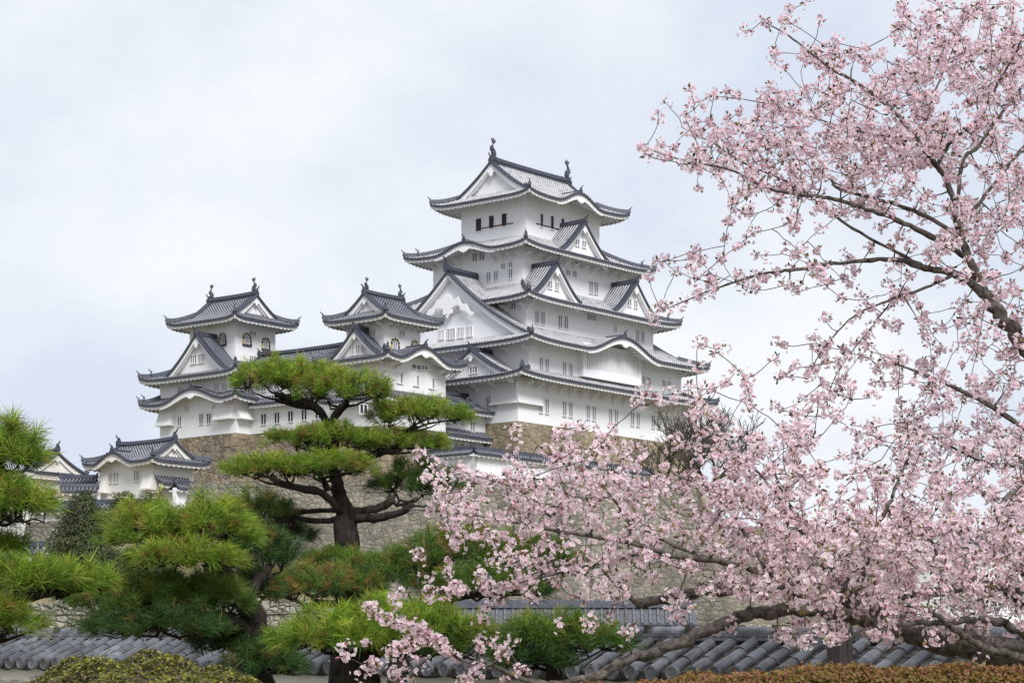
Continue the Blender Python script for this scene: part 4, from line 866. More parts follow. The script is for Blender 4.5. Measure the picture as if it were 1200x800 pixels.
# ------------------------------------------------------------------ pines
def unit(v): return v/np.maximum(np.linalg.norm(v, axis=-1, keepdims=True), 1e-9)
def needle_tufts(mb, P, A, cols, K=26, ln=.105, wd=.0042, spread=1.15):
    """P tuft points, A shoot directions, cols a colour for each tuft; K thin needles fan out of each"""
    n = len(P); A = unit(A); r = unit(np.cross(A, unit(rng.normal(0, 1, (n, 3))))); q = np.cross(A, r)
    ph = rng.uniform(0, 2*np.pi, (n, K)); th = np.sqrt(rng.uniform(.02, 1, (n, K)))*spread
    D = A[:, None]*np.cos(th)[..., None]+(r[:, None]*np.cos(ph)[..., None]+q[:, None]*np.sin(ph)[..., None])*np.sin(th)[..., None]
    D[..., 2] -= .10*th; B = P[:, None]+A[:, None]*rng.uniform(-.06, .05, (n, K, 1)); l = ln*rng.uniform(.7, 1.15, (n, K, 1))
    S = unit(np.cross(D, unit(rng.normal(0, 1, (n, K, 3)))))*wd/2
    M_ = B+D*l*.55; V = np.stack([B-S, B+S, M_+S*.8, B+D*l+np.array([0, 0, -.006]), M_-S*.8], 2)
    c = cols[:, None, None, :]*rng.uniform(.75, 1.25, (n, K, 1, 1)); c = np.broadcast_to(c, (n, K, 5, 3)).copy()
    c[..., 3, :] = c[..., 3, :]*1.1+np.array([.012, .010, 0])
    mb.add(V.reshape(-1, 3), np.arange(n*K)[:, None]*5+np.array([0, 1, 2, 3, 4]), 0, None, c.reshape(-1, 3))
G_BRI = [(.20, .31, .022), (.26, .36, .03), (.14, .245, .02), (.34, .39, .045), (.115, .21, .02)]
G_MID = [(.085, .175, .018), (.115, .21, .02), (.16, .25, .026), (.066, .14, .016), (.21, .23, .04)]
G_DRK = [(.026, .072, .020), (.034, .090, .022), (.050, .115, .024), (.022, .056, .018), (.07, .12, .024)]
G_OLD = (.26, .16, .045)
def pad(mb, tw, c, rx, ry, rz, n, col_top, col_low, brown=.05, K=26, ln=.105, wd=.0042, root=None, seed=0, candles=.03, thick=.5):
    """cloud of needle tufts over a flattened dome, with dark twigs rising to it from root"""
    c = np.asarray(c, float); m = int(n*1.6); a = rng.uniform(0, 2*np.pi, m); r = np.sqrt(rng.uniform(0, 1, m))
    # ragged plan outline
    k1, k2 = rng.uniform(0, 6.28, 2); lim = 1+.13*np.sin(3*a+k1)+.10*np.sin(5*a+k2)+.06*np.sin(9*a); x = r*np.cos(a)*lim; y = r*np.sin(a)*lim
    dome = np.sqrt(np.maximum(1-r*r, 0)); lump = .20*np.sin(x*5.5+k1*3)*np.cos(y*5+k2)+.14*np.sin(x*11+k2)+.1*np.cos(y*9+k1)
    h = dome*(1-thick)+thick*rng.uniform(-.5, .9, m)*dome+lump*.55
    keep = np.sin(x*7+k2*2)*np.sin(y*6+k1*2)+rng.normal(0, .4, m) > -.75; x, y, h, r, dome = (v[keep][:n] for v in (x, y, h, r, dome))
    P = c+np.stack([x*rx, y*ry, (h-.25)*rz*1.25], -1)
    A = np.stack([x*1.1, y*1.1, .55+.6*dome+.3*h], -1)+rng.normal(0, .32, (len(x), 3))
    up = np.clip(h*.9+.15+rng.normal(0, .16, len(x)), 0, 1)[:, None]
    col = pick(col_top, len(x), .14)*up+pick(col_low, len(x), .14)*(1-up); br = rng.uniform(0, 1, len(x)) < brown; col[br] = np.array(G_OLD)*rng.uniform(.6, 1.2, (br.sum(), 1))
    needle_tufts(mb, P, A, col, K, ln, wd)
    for i in np.nonzero(rng.uniform(0, 1, len(x)) < candles*(h > .25))[0]:
        p = P[i]; d = unit(A[i]*.4+np.array([0, 0, .9])); mb.tube([p, p+d*.05, p+d*.13], [.007, .0065, .002], 5, cap=False); k_ = 15
        mb.C[-1] = np.broadcast_to(np.array([.33, .20, .075]), (k_, 3)); mb.hascol = True
    if root is not None:
        root = np.asarray(root, float); nb = max(5, int(rx*5)); hubs = []
        for i in range(nb):
            a_ = 2*np.pi*(i+rng.uniform(-.3, .3))/nb; e_ = c+np.array([math.cos(a_)*rx*.62, math.sin(a_)*ry*.62, -.30*rz+rng.uniform(-.1, .1)*rz]); mid = root*.5+e_*.5+rng.normal(0, .05, 3)*rx+[0, 0, -.12*rz]
            tw.tube(np.array([root, root*.75+mid*.25+rng.normal(0, .02, 3), mid, e_*.6+mid*.4+rng.normal(0, .03, 3), e_]), np.array([.034, .028, .022, .016, .010])*max(.6, min(1.3, rx)), 6); hubs += [mid, e_, e_*.5+mid*.5]
        hubs = np.array(hubs)
        for i in rng.permutation(len(P))[:int(len(P)*.16)]:
            p = P[i]-unit(A[i])*.04; j = np.argmin(((hubs-p)**2).sum(1)); q = hubs[j]; mm = (p+q)/2+rng.normal(0, .025, 3)-[0, 0, .02]
            tw.tube([q, mm, p], [.009, .007, .005], 3, cap=False)
def pine(name, label, base, limbs, pads, group='pines in the garden', K=26, ln=.105, wd=.0042, dens=330):
    """limbs: lists of ((px, py, Y), r); pads: (px, py, Y, rx px, rz px, depth factor, top, low, brown, root limb point)"""
    b = W(*base); root = empty(name, (b[0], b[1], b[2])); tr = MB(); tw = tr; cr = MB()
    for lm in limbs:
        P = np.array([W(*p) for p, _ in lm]); r = np.array([r_ for _, r_ in lm]); n = len(P); t = np.linspace(0, n-1, (n-1)*5+1); i = np.minimum(t.astype(int), n-2); f = (t-i)[:, None]
        Pm = P[np.maximum(i-1, 0)]; Pn = P[np.minimum(i+2, n-1)]; A_, B_ = P[i], P[i+1]
        Q = .5*((2*A_)+(B_-Pm)*f+(2*Pm-5*A_+4*B_-Pn)*f**2+(3*A_-Pm-3*B_+Pn)*f**3); rr = np.interp(t, np.arange(n), r)*(1+.10*np.sin(t*3.1+r[0]*50)+rng.normal(0, .04, len(t)))
        Q[1:-1] += rng.normal(0, 1, (len(Q)-2, 3))*rr[1:-1, None]*.10; tr.tube(Q, rr, 10)
    for (px, py, Y, rx, rz, df, top, low, brown, rt) in pads:
        s = Y/F; R_, Z_ = rx*s, rz*s; n = int(dens*(R_*R_*df*2.2+R_*Z_*2.0)+60); pad(cr, tw, W(px, py, Y), R_, R_*df, Z_, n, top, low, brown, K, ln, wd, W(*rt) if rt else None)
    off = root.location
    tr.build('trunk', 'pine_bark', root, off, smooth=True); cr.build('crown', 'needles', root, off)
    return tag(root, label, 'pine tree', group)
B_, M_, D_ = G_BRI, G_MID, G_DRK
YP = 26.0
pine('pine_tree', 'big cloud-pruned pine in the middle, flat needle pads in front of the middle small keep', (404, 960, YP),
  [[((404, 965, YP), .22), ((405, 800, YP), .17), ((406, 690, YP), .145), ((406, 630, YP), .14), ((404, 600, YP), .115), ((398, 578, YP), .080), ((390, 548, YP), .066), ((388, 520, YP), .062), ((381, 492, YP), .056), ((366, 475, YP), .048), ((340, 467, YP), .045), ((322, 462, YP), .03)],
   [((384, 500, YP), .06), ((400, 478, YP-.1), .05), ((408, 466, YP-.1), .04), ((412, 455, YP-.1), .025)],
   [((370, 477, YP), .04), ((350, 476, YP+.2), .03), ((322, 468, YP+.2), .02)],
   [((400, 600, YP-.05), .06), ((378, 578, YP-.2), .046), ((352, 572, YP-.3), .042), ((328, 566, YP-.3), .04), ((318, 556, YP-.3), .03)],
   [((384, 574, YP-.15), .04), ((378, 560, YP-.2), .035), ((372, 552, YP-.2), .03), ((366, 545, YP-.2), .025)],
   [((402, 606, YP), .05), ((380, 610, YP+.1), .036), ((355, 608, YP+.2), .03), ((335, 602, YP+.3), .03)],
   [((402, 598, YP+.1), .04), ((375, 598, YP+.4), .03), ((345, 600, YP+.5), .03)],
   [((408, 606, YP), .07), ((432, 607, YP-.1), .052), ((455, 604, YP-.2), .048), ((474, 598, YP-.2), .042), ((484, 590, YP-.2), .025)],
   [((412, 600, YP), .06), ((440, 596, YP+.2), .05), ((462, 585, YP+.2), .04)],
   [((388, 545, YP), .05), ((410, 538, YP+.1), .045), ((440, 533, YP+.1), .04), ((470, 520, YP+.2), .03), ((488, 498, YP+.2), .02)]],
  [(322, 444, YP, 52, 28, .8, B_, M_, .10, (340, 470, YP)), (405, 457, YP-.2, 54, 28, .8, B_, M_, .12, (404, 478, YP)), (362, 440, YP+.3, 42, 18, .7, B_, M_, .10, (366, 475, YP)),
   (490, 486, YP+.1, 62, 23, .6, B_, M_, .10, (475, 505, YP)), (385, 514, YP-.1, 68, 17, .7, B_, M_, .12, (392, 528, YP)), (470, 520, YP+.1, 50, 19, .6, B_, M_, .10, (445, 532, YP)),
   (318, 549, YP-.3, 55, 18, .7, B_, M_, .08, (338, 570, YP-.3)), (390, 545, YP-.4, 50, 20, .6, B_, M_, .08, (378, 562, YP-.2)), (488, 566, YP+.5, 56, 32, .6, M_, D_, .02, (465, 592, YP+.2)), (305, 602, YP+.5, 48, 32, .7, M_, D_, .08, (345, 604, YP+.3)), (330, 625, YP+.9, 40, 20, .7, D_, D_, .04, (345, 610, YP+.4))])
YB = 23.5
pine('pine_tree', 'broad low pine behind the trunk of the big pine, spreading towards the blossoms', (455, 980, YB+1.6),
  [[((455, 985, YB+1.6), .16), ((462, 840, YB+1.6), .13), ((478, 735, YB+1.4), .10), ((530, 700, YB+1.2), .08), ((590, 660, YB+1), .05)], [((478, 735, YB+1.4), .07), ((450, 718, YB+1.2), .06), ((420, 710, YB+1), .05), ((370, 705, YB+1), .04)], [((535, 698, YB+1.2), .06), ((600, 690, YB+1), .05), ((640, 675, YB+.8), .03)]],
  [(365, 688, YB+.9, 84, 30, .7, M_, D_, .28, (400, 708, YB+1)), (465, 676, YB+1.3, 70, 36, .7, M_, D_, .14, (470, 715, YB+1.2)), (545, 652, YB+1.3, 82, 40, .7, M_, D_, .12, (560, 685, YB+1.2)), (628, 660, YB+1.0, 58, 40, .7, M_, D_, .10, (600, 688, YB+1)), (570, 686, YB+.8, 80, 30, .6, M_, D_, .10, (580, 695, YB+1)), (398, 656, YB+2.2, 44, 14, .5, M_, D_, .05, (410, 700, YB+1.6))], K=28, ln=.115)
YF = 19.5
pine('pine_tree', 'bright green front pine with one rounded pad over its thick dark trunk, bottom centre left', (424, 1010, YF),
  [[((424, 1012, YF), .18), ((426, 880, YF), .15), ((427, 800, YF), .135), ((428, 760, YF), .12), ((440, 735, YF), .12), ((455, 725, YF), .07)], [((430, 765, YF), .09), ((395, 752, YF), .07), ((365, 745, YF), .05)], [((436, 760, YF), .09), ((490, 755, YF), .07), ((535, 748, YF), .05)]],
  [(455, 738, YF, 118, 40, .75, B_, M_, .05, (440, 752, YF)), (395, 750, YF-.4, 66, 30, .7, B_, M_, .06, (400, 765, YF)), (525, 756, YF-.2, 58, 30, .7, M_, D_, .05, (510, 762, YF))], K=28, ln=.125, dens=310)
pine('pine_tree', 'dark green low pine right of the front pine, before the tiled garden wall', (645, 1000, YF+1.2),
  [[((645, 1000, YF+1.2), .14), ((648, 860, YF+1.2), .11), ((650, 775, YF+1.2), .08), ((650, 755, YF+1.2), .05)]],
  [(655, 750, YF+1.2, 82, 36, .7, M_, D_, .03, (650, 775, YF+1.2)), (625, 772, YF+1.0, 52, 18, .6, D_, D_, .03, (648, 785, YF+1.2))], K=30, ln=.12)
YL = 20.5
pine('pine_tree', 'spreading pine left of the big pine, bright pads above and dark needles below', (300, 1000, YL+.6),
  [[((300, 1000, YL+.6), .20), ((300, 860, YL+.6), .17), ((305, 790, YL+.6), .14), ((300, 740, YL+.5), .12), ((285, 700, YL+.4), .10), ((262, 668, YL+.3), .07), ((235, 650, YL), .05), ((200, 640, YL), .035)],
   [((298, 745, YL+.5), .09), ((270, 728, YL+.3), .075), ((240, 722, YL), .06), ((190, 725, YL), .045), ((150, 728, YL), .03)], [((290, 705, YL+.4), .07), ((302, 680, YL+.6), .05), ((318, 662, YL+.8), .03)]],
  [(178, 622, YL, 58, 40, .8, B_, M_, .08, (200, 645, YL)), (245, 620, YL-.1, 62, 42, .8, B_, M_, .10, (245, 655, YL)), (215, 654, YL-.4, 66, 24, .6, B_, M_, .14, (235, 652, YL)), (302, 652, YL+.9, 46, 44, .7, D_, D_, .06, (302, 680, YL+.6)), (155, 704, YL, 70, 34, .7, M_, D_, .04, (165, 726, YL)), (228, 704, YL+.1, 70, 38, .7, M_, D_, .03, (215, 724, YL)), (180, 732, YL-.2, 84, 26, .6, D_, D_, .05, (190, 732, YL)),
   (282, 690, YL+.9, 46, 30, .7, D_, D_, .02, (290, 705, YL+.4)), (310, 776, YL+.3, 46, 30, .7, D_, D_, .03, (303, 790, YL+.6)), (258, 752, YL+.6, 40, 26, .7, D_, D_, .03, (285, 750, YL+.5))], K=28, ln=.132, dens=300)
YX = 16.5
pine('pine_tree', 'pine at the left edge with long bright needles, only its right half in the picture', (-70, 1055, YX),
  [[((-70, 1057, YX), .17), ((-66, 850, YX), .14), ((-60, 730, YX), .12), ((-66, 640, YX), .10), ((-58, 560, YX), .08), ((-50, 500, YX), .06), ((-62, 440, YX), .03)], [((-62, 722, YX), .06), ((-20, 712, YX), .05), ((20, 702, YX), .045), ((62, 694, YX), .03)], [((-62, 610, YX), .06), ((-25, 606, YX), .05), ((8, 600, YX), .03)], [((-58, 560, YX), .05), ((-20, 552, YX), .04), ((5, 545, YX), .03)], [((-62, 760, YX), .05), ((-20, 752, YX), .04), ((5, 745, YX), .03)], [((-62, 650, YX), .05), ((-90, 640, YX), .05), ((-130, 630, YX), .03)], [((-60, 500, YX), .05), ((-90, 480, YX), .04), ((-120, 470, YX), .03)]],
  [(2, 532, YX, 50, 42, .8, B_, M_, .04, (-15, 552, YX)), (8, 594, YX-.1, 52, 40, .8, B_, M_, .04, (-15, 606, YX)), (-12, 640, YX+.2, 34, 14, .7, B_, M_, .1, (-30, 650, YX)), (20, 680, YX, 72, 28, .8, B_, M_, .04, (10, 704, YX)), (88, 682, YX+.1, 48, 20, .7, B_, M_, .04, (62, 694, YX)), (-4, 728, YX-.2, 44, 32, .8, B_, M_, .04, (-20, 750, YX)), (-112, 430, YX, 60, 30, .8, B_, M_, .04, (-58, 470, YX)), (-130, 600, YX, 70, 40, .8, M_, D_, .04, (-110, 635, YX)), (-125, 710, YX, 60, 30, .8, M_, D_, .04, (-90, 725, YX))], K=28, ln=.15, wd=.0046, dens=290)
# ------------------------------------------------------------------ evergreen trees before the gatehouse
def round_tree(label, base, H, lobes, n, ln, cols, group='evergreen trees below the gatehouse', name='evergreen_tree', trunk=.22):
    b = W(*base); root = empty(name, tuple(b)); tr = MB(); tr.tube([(0, 0, 0), (.05, 0, H*.3), (0, .05, H*.62)], [trunk, trunk*.8, trunk*.3], 8); cr = MB()
    for (x, z, rx, rz) in lobes:
        tr.tube([(0, 0, H*.2), (x*.5, .1, z*.7), (x, 0, z)], [trunk*.4, trunk*.3, trunk*.12], 5); k = int(n*rx*rz/1.2); v = unit(rng.normal(0, 1, (k, 3))); f = rng.uniform(.5, 1.02, (k, 1))
        bump = 1+.14*np.sin(v[:, :1]*6+x)+.12*np.sin(v[:, 2:]*7+z*3)+.08*np.sin(v[:, 1:2]*9); P = np.array([x, 0, z])+v*f*bump*np.array([rx, rx*.9, rz]); col = pick(cols, k, .2); leaves(cr, P, v+[0, 0, .4], ln, ln*.6, col, .6)
    tr.build('trunk', 'dull_bark', root); cr.build('crown', 'leaves', root); return tag(root, label, 'tree', group)
EV = [(.062, .085, .040), (.080, .102, .046), (.10, .12, .05), (.050, .070, .036), (.12, .125, .05)]
YE = 105; s_ = YE/F
round_tree('tall pointed dull green evergreen below the gatehouse', (98, 700, YE), 5, [(0, 3.4, 1.25, .9), (-.1, 2.6, 1.6, .9), (.35, 1.9, 1.75, .9), (-.7, 1.5, 1.5, .9), (0, 4.1, .95, .75), (.9, 1.0, 1.5, .9), (-.9, .7, 1.4, .8), (.05, 4.6, .6, .5)], 5200, .12, EV)
round_tree('low broad dark evergreen right of the pointed one', (160, 705, YE+2), 3, [(-.2, 1.9, 1.3, .8), (.9, 1.3, 1.2, .75), (-1.1, 1.1, 1.1, .7), (.3, .7, 1.6, .6), (1.6, .9, .9, .7)], 4600, .12, EV)
for px, h, lab in ((146, 1.0, 'small olive shrub in front of the gatehouse window'), (180, 1.05, 'small olive shrub nearer the big pine, at the foot of the gatehouse')):
    round_tree(lab, (px, 606, 190), 2, [(0, 1.5, 1.1, .9), (.5, .9, 1.1, .8), (-.6, .8, 1.0, .8)], 900, .22, [(.09, .095, .045), (.12, .12, .055), (.07, .08, .04)], 'olive shrubs at the gatehouse', 'shrub', .1)
round_tree('dark bush showing through the blossoms at the right, beyond the garden wall', (1150, 735, 58), 1.6, [(0, .9, 1.0, .6), (-.9, .6, .8, .5), (.9, .7, .9, .5)], 1500, .07, [(.03, .045, .014), (.05, .065, .018), (.12, .13, .03)], None, 'bush', .08)
for px, py, lab in ((30, 690, 'low dark shrub row at the left edge, under the white panelled wall'), (210, 690, 'low dark shrub between the evergreens and the spreading pine')):
    round_tree(lab, (px, py+12, 118), 1.4, [(0, .7, 1.5, .6), (1.4, .5, 1.2, .5), (-1.5, .5, 1.3, .5)], 1200, .11, [(.035, .045, .022), (.055, .06, .03)], 'low shrubs below the castle hill', 'shrub', .07)
# ------------------------------------------------------------------ flowering cherries
def flowers(mb, C, Nn, R=.018, pink=None):
    """five-petalled blossoms: C centres, Nn facing"""
    n = len(C); Nn = unit(Nn); a = unit(np.cross(Nn, unit(rng.normal(0, 1, (n, 3))))); b = np.cross(Nn, a); r = R*rng.uniform(.85, 1.15, (n, 1))
    cup = rng.uniform(.15, .6, (n, 1)); rot = rng.uniform(0, 6.28, n); V = [C-Nn*r*.25]; base = rng.uniform(0, 1, (n, 1))
    pal = np.array([.93, .80, .845])*(1-base)+np.array([.965, .94, .95])*base
    if pink is not None: pal = pal*pink
    cols = [np.broadcast_to(np.array([.78, .44, .52]), (n, 3))]
    for k in range(5):
        t = rot+k*2*np.pi/5
        def at(ang, rr, h): return C+(a*np.cos(ang)[:, None]+b*np.sin(ang)[:, None])*r*rr+Nn*r*cup*h
        V += [at(t-.56, .78, .6), at(t, 1.0, 1.0), at(t+.56, .78, .6)]; cols += [pal*.97, np.minimum(pal*1.06, .95), pal*.97]
    V = np.stack(V, 1); cols = np.stack(cols, 1); i = np.arange(n)[:, None]*16
    mb.add(V.reshape(-1, 3), [i+np.array([0, 1+3*k, 2+3*k, 3+3*k]) for k in range(5)], 0, None, cols.reshape(-1, 3))
def buds(mb, C, D, ln, wd, col):
    """small closed buds and young bronze leaves: three-sided spindles"""
    n = len(C); D = unit(D); a = unit(np.cross(D, unit(rng.normal(0, 1, (n, 3))))); b = np.cross(D, a); l = (ln*rng.uniform(.7, 1.3, n))[:, None]; w_ = l*wd
    V = np.stack([C, C+D*l*.55+a*w_, C+D*l*.55+(b*.87-a*.5)*w_, C+D*l*.55+(-b*.87-a*.5)*w_, C+D*l], 1); i = np.arange(n)[:, None]*5
    mb.add(V.reshape(-1, 3), [i+np.array(q) for q in ([0, 2, 1], [0, 3, 2], [0, 1, 3], [4, 1, 2], [4, 2, 3], [4, 3, 1])], 0, None, np.repeat(col, 5, 0))
def cherry(name, label, base, limbs, grid, Y0, depth, xs0, ys0, cell, pink, dk=.8, lift=0., thin=1.0):
    b = W(*base); root = empty(name, tuple(b)); br = MB(); nodes = []; nr = []
    for lm in limbs:
        P = np.array([W(*p) for p, _ in lm]); r = np.array([q for _, q in lm]); n = len(P); m = 7; t = np.linspace(0, n-1, (n-1)*m+1); i = np.minimum(t.astype(int), n-2); f = (t-i)[:, None]
        Pm = P[np.maximum(i-1, 0)]; Pn = P[np.minimum(i+2, n-1)]; A_, B2 = P[i], P[i+1]
        Q = .5*((2*A_)+(B2-Pm)*f+(2*Pm-5*A_+4*B2-Pn)*f**2+(3*A_-Pm-3*B2+Pn)*f**3); rr = np.interp(t, np.arange(n), r)
        Q[1:-1] += rng.normal(0, 1, (len(Q)-2, 3))*np.minimum(rr[1:-1, None]*.20, .016); br.tube(Q, rr*(1+rng.normal(0, .07, len(t))+.10*(rng.uniform(0, 1, len(t)) < .12)), 9 if r.max() > .02 else 5); nodes.append(Q); nr.append(rr)
    tips = [(q, rng.normal(0, 1, 3)) for Q_, r_ in zip(nodes, nr) for q, rq in zip(Q_[::2], r_[::2]) if rq < .0125 and rng.uniform() < .75]
    nodes = np.concatenate(nodes); nr = np.concatenate(nr); NP = np.zeros((60000, 3)); NP[:len(nodes)] = nodes; nn = len(nodes)
    NR = np.zeros(60000); NR[:nn] = nr
    # blossom points: density by picture cell, depth spread about the limbs
    pts = []
    for ri, row in enumerate(grid):
        for ci, d in enumerate(row):
            if d == '.': continue
            d = int(d); k = rng.poisson(dk*d**1.9*(cell/50)**2)
            for _ in range(k):
                px = xs0+(ci+rng.uniform(0, 1))*cell; py = ys0+(ri+rng.uniform(0, 1))*cell
                cl = math.sin(px*.071+py*.043)*math.sin(py*.083-px*.037)+.6*math.sin(px*.15)*math.sin(py*.17)
                if d < 8 and cl < -.25+.055*(4-d) and rng.uniform() < .75: continue
                pts.append(W(px, py, Y0+rng.normal(0, depth)))
    pts = np.array(pts); pts[:, 2] += lift
    # grow a twig from the nearest wood to each point, nearest points first
    d0 = np.array([np.min(((nodes-p)**2).sum(1)) for p in pts]); order = np.argsort(d0); ends = tips
    for q in order:
        p = pts[q]; dd = ((NP[:nn]-p)**2*np.array([1, 1.0, 1])).sum(1); j = int(np.argmin(dd)); o = NP[j]; L_ = math.sqrt(dd[j]); rb = min(NR[j]*.75, .010)
        if L_ < .02: ends.append((p, p-o)); continue
        k = max(2, int(L_/.09)+1); t = np.linspace(0, 1, k+1)[:, None]; sag = rng.normal(0, .10, 3)*L_+np.array([0, 0, -.04*L_])
        Q = o+(p-o)*t+sag*(t*(1-t)*2)+np.concatenate([np.zeros((1, 3)), rng.normal(0, .006, (k-1, 3)), np.zeros((1, 3))]); rr = np.linspace(max(rb, .0042), .0030, k+1)
        br.tube(Q, rr, 4 if L_ > .3 else 3, cap=False); NP[nn:nn+k] = Q[1:]; NR[nn:nn+k] = rr[1:]; nn += k; ends.append((p, Q[-1]-Q[-2]))
        if L_ > .35:
            for tt in rng.uniform(.35, .95, int(L_/.28)): ii = min(int(tt*k), k-1); ends.append((Q[ii], rng.normal(0, 1, 3)))
    E = np.array([a for a, _ in ends]); n = len(E); print(name, 'clusters', n, 'nodes', nn)
    cnt = rng.integers(8, 19, n); idx = np.repeat(np.arange(n), cnt); d = unit(rng.normal(0, 1, (len(idx), 3))+np.array([0, -.1, .10])); rad = .064*rng.uniform(.45, 1.05, (len(idx), 1))*np.repeat(rng.uniform(.6, 1.35, n), cnt)[:, None]
    fl = MB(); pk = np.repeat(rng.uniform(.90, 1.06, (n, 1))*np.array([[1, 1, 1]]), cnt, 0)*np.array(pink); flowers(fl, E[idx]+d*rad, d+rng.normal(0, .3, d.shape), .0205, pk); fl.build('blossom', 'petals', root, b)
    bd = MB(); c2 = rng.integers(2, 6, n); idx = np.repeat(np.arange(n), c2); d = unit(rng.normal(0, 1, (len(idx), 3))+[0, 0, .3]); k = len(idx)
    buds(bd, E[idx]+d*.03*rng.uniform(.2, 1.2, (k, 1)), d, .042, .24, pick([(.16, .09, .03), (.19, .14, .04), (.12, .055, .03), (.22, .18, .05), (.14, .10, .03), (.20, .12, .04), (.17, .16, .05), (.55, .22, .30)], k, .2)); bd.build('buds_and_young_leaves', 'leaves', root, b)
    br.build('branches', 'cherry_bark', root, b, smooth=True)
    return tag(root, label, 'cherry tree', 'cherry trees in blossom')
YA = 19.5
def lim(pts, r0, r1, Y0, Y1): n = len(pts); return [((x, y, Y0+(Y1-Y0)*i/(n-1)), r0+(r1-r0)*i/(n-1)) for i, (x, y) in enumerate(pts)]
LA = [[((1375, 1022, YA), .26), ((1365, 860, YA), .22), ((1345, 700, YA), .19), ((1300, 560, YA), .15), ((1245, 455, YA), .11), ((1200, 403, YA), .088), ((1177, 375, YA), .080), ((1146, 337, YA), .062), ((1120, 321, YA), .045), ((1085, 314, YA), .034), ((1047, 304, YA), .028), ((985, 308, YA-.2), .022), ((932, 316, YA-.3), .018), ((893, 321, YA-.4), .014), ((836, 339, YA-.5), .010), ((778, 363, YA-.6), .005)],
  lim([(1160, 352), (1128, 285), (1123, 268), (1112, 218), (1096, 192), (1070, 157), (1039, 123), (1001, 96), (970, 78), (924, 42), (893, 25)], .050, .005, YA, YA-.8),
  lim([(1120, 255), (1128, 190), (1146, 172), (1173, 134), (1205, 92), (1240, 40), (1262, -20)], .026, .010, YA, YA+.8),
  lim([(1098, 194), (1112, 170), (1142, 142), (1173, 92), (1196, 50), (1215, 0)], .022, .007, YA-.1, YA-.9),
  lim([(1123, 268), (1154, 230), (1181, 195), (1205, 165), (1250, 110)], .026, .012, YA, YA+.5),
  lim([(1135, 305), (1119, 293), (1066, 264), (1016, 245), (970, 232), (924, 226), (893, 218), (855, 199), (801, 188), (750, 172)], .034, .005, YA, YA-1.2),
  lim([(1128, 280), (1085, 253), (1031, 234), (985, 222), (975, 212)], .026, .016, YA, YA+.9),
  lim([(1085, 175), (1089, 126), (1104, 88), (1123, 42), (1130, 10)], .018, .005, YA-.1, YA+.5),
  lim([(1085, 314), (1058, 299), (1000, 268), (955, 234), (920, 212), (870, 190), (836, 168), (800, 150)], .022, .005, YA, YA+.7),
  lim([(1120, 321), (1085, 337), (1047, 350), (1000, 371), (962, 413), (947, 444)], .020, .005, YA, YA-.4),
  lim([(1047, 350), (1020, 385), (985, 430), (968, 468)], .010, .004, YA, YA+.3),
  lim([(1070, 157), (1040, 160), (990, 150), (930, 130), (880, 118), (830, 112)], .014, .004, YA-.3, YA+.2),
  lim([(1320, 610), (1260, 540), (1200, 500), (1150, 470), (1105, 448), (1060, 430), (1030, 420)], .045, .006, YA, YA-.5),
  lim([(1240, 525), (1200, 545), (1150, 540), (1110, 520), (1080, 505), (1050, 498)], .022, .006, YA, YA+.4),
  lim([(1245, 455), (1290, 380), (1330, 280), (1360, 160), (1370, 60)], .07, .006, YA, YA+.5), lim([(1300, 560), (1380, 470), (1450, 380), (1500, 280)], .08, .006, YA, YA+.6), lim([(1345, 700), (1430, 620), (1510, 560)], .06, .006, YA, YA-.8)]
LA = [[(p, r*(.78 if p[0] < 1250 else 1.)) for p, r in lm] for lm in LA]
GA = ["...13127676443432", "...14668886654432", ".1567778776654432", ".4788888777665432", "..35666566555.432", "..233234665554432", ".3433434665544432", ".211132455555.432", "...124356655..4322", "....23266655..4322", "......366655..4322", ".......5555...4322"]
cherry('cherry_tree', 'cherry tree in pale blossom reaching in from the upper right, against the sky', (1375, 1013, YA), LA, GA, YA, .85, 700, 0, 50, (.99, .955, .99), .74)
YB2 = 17.2
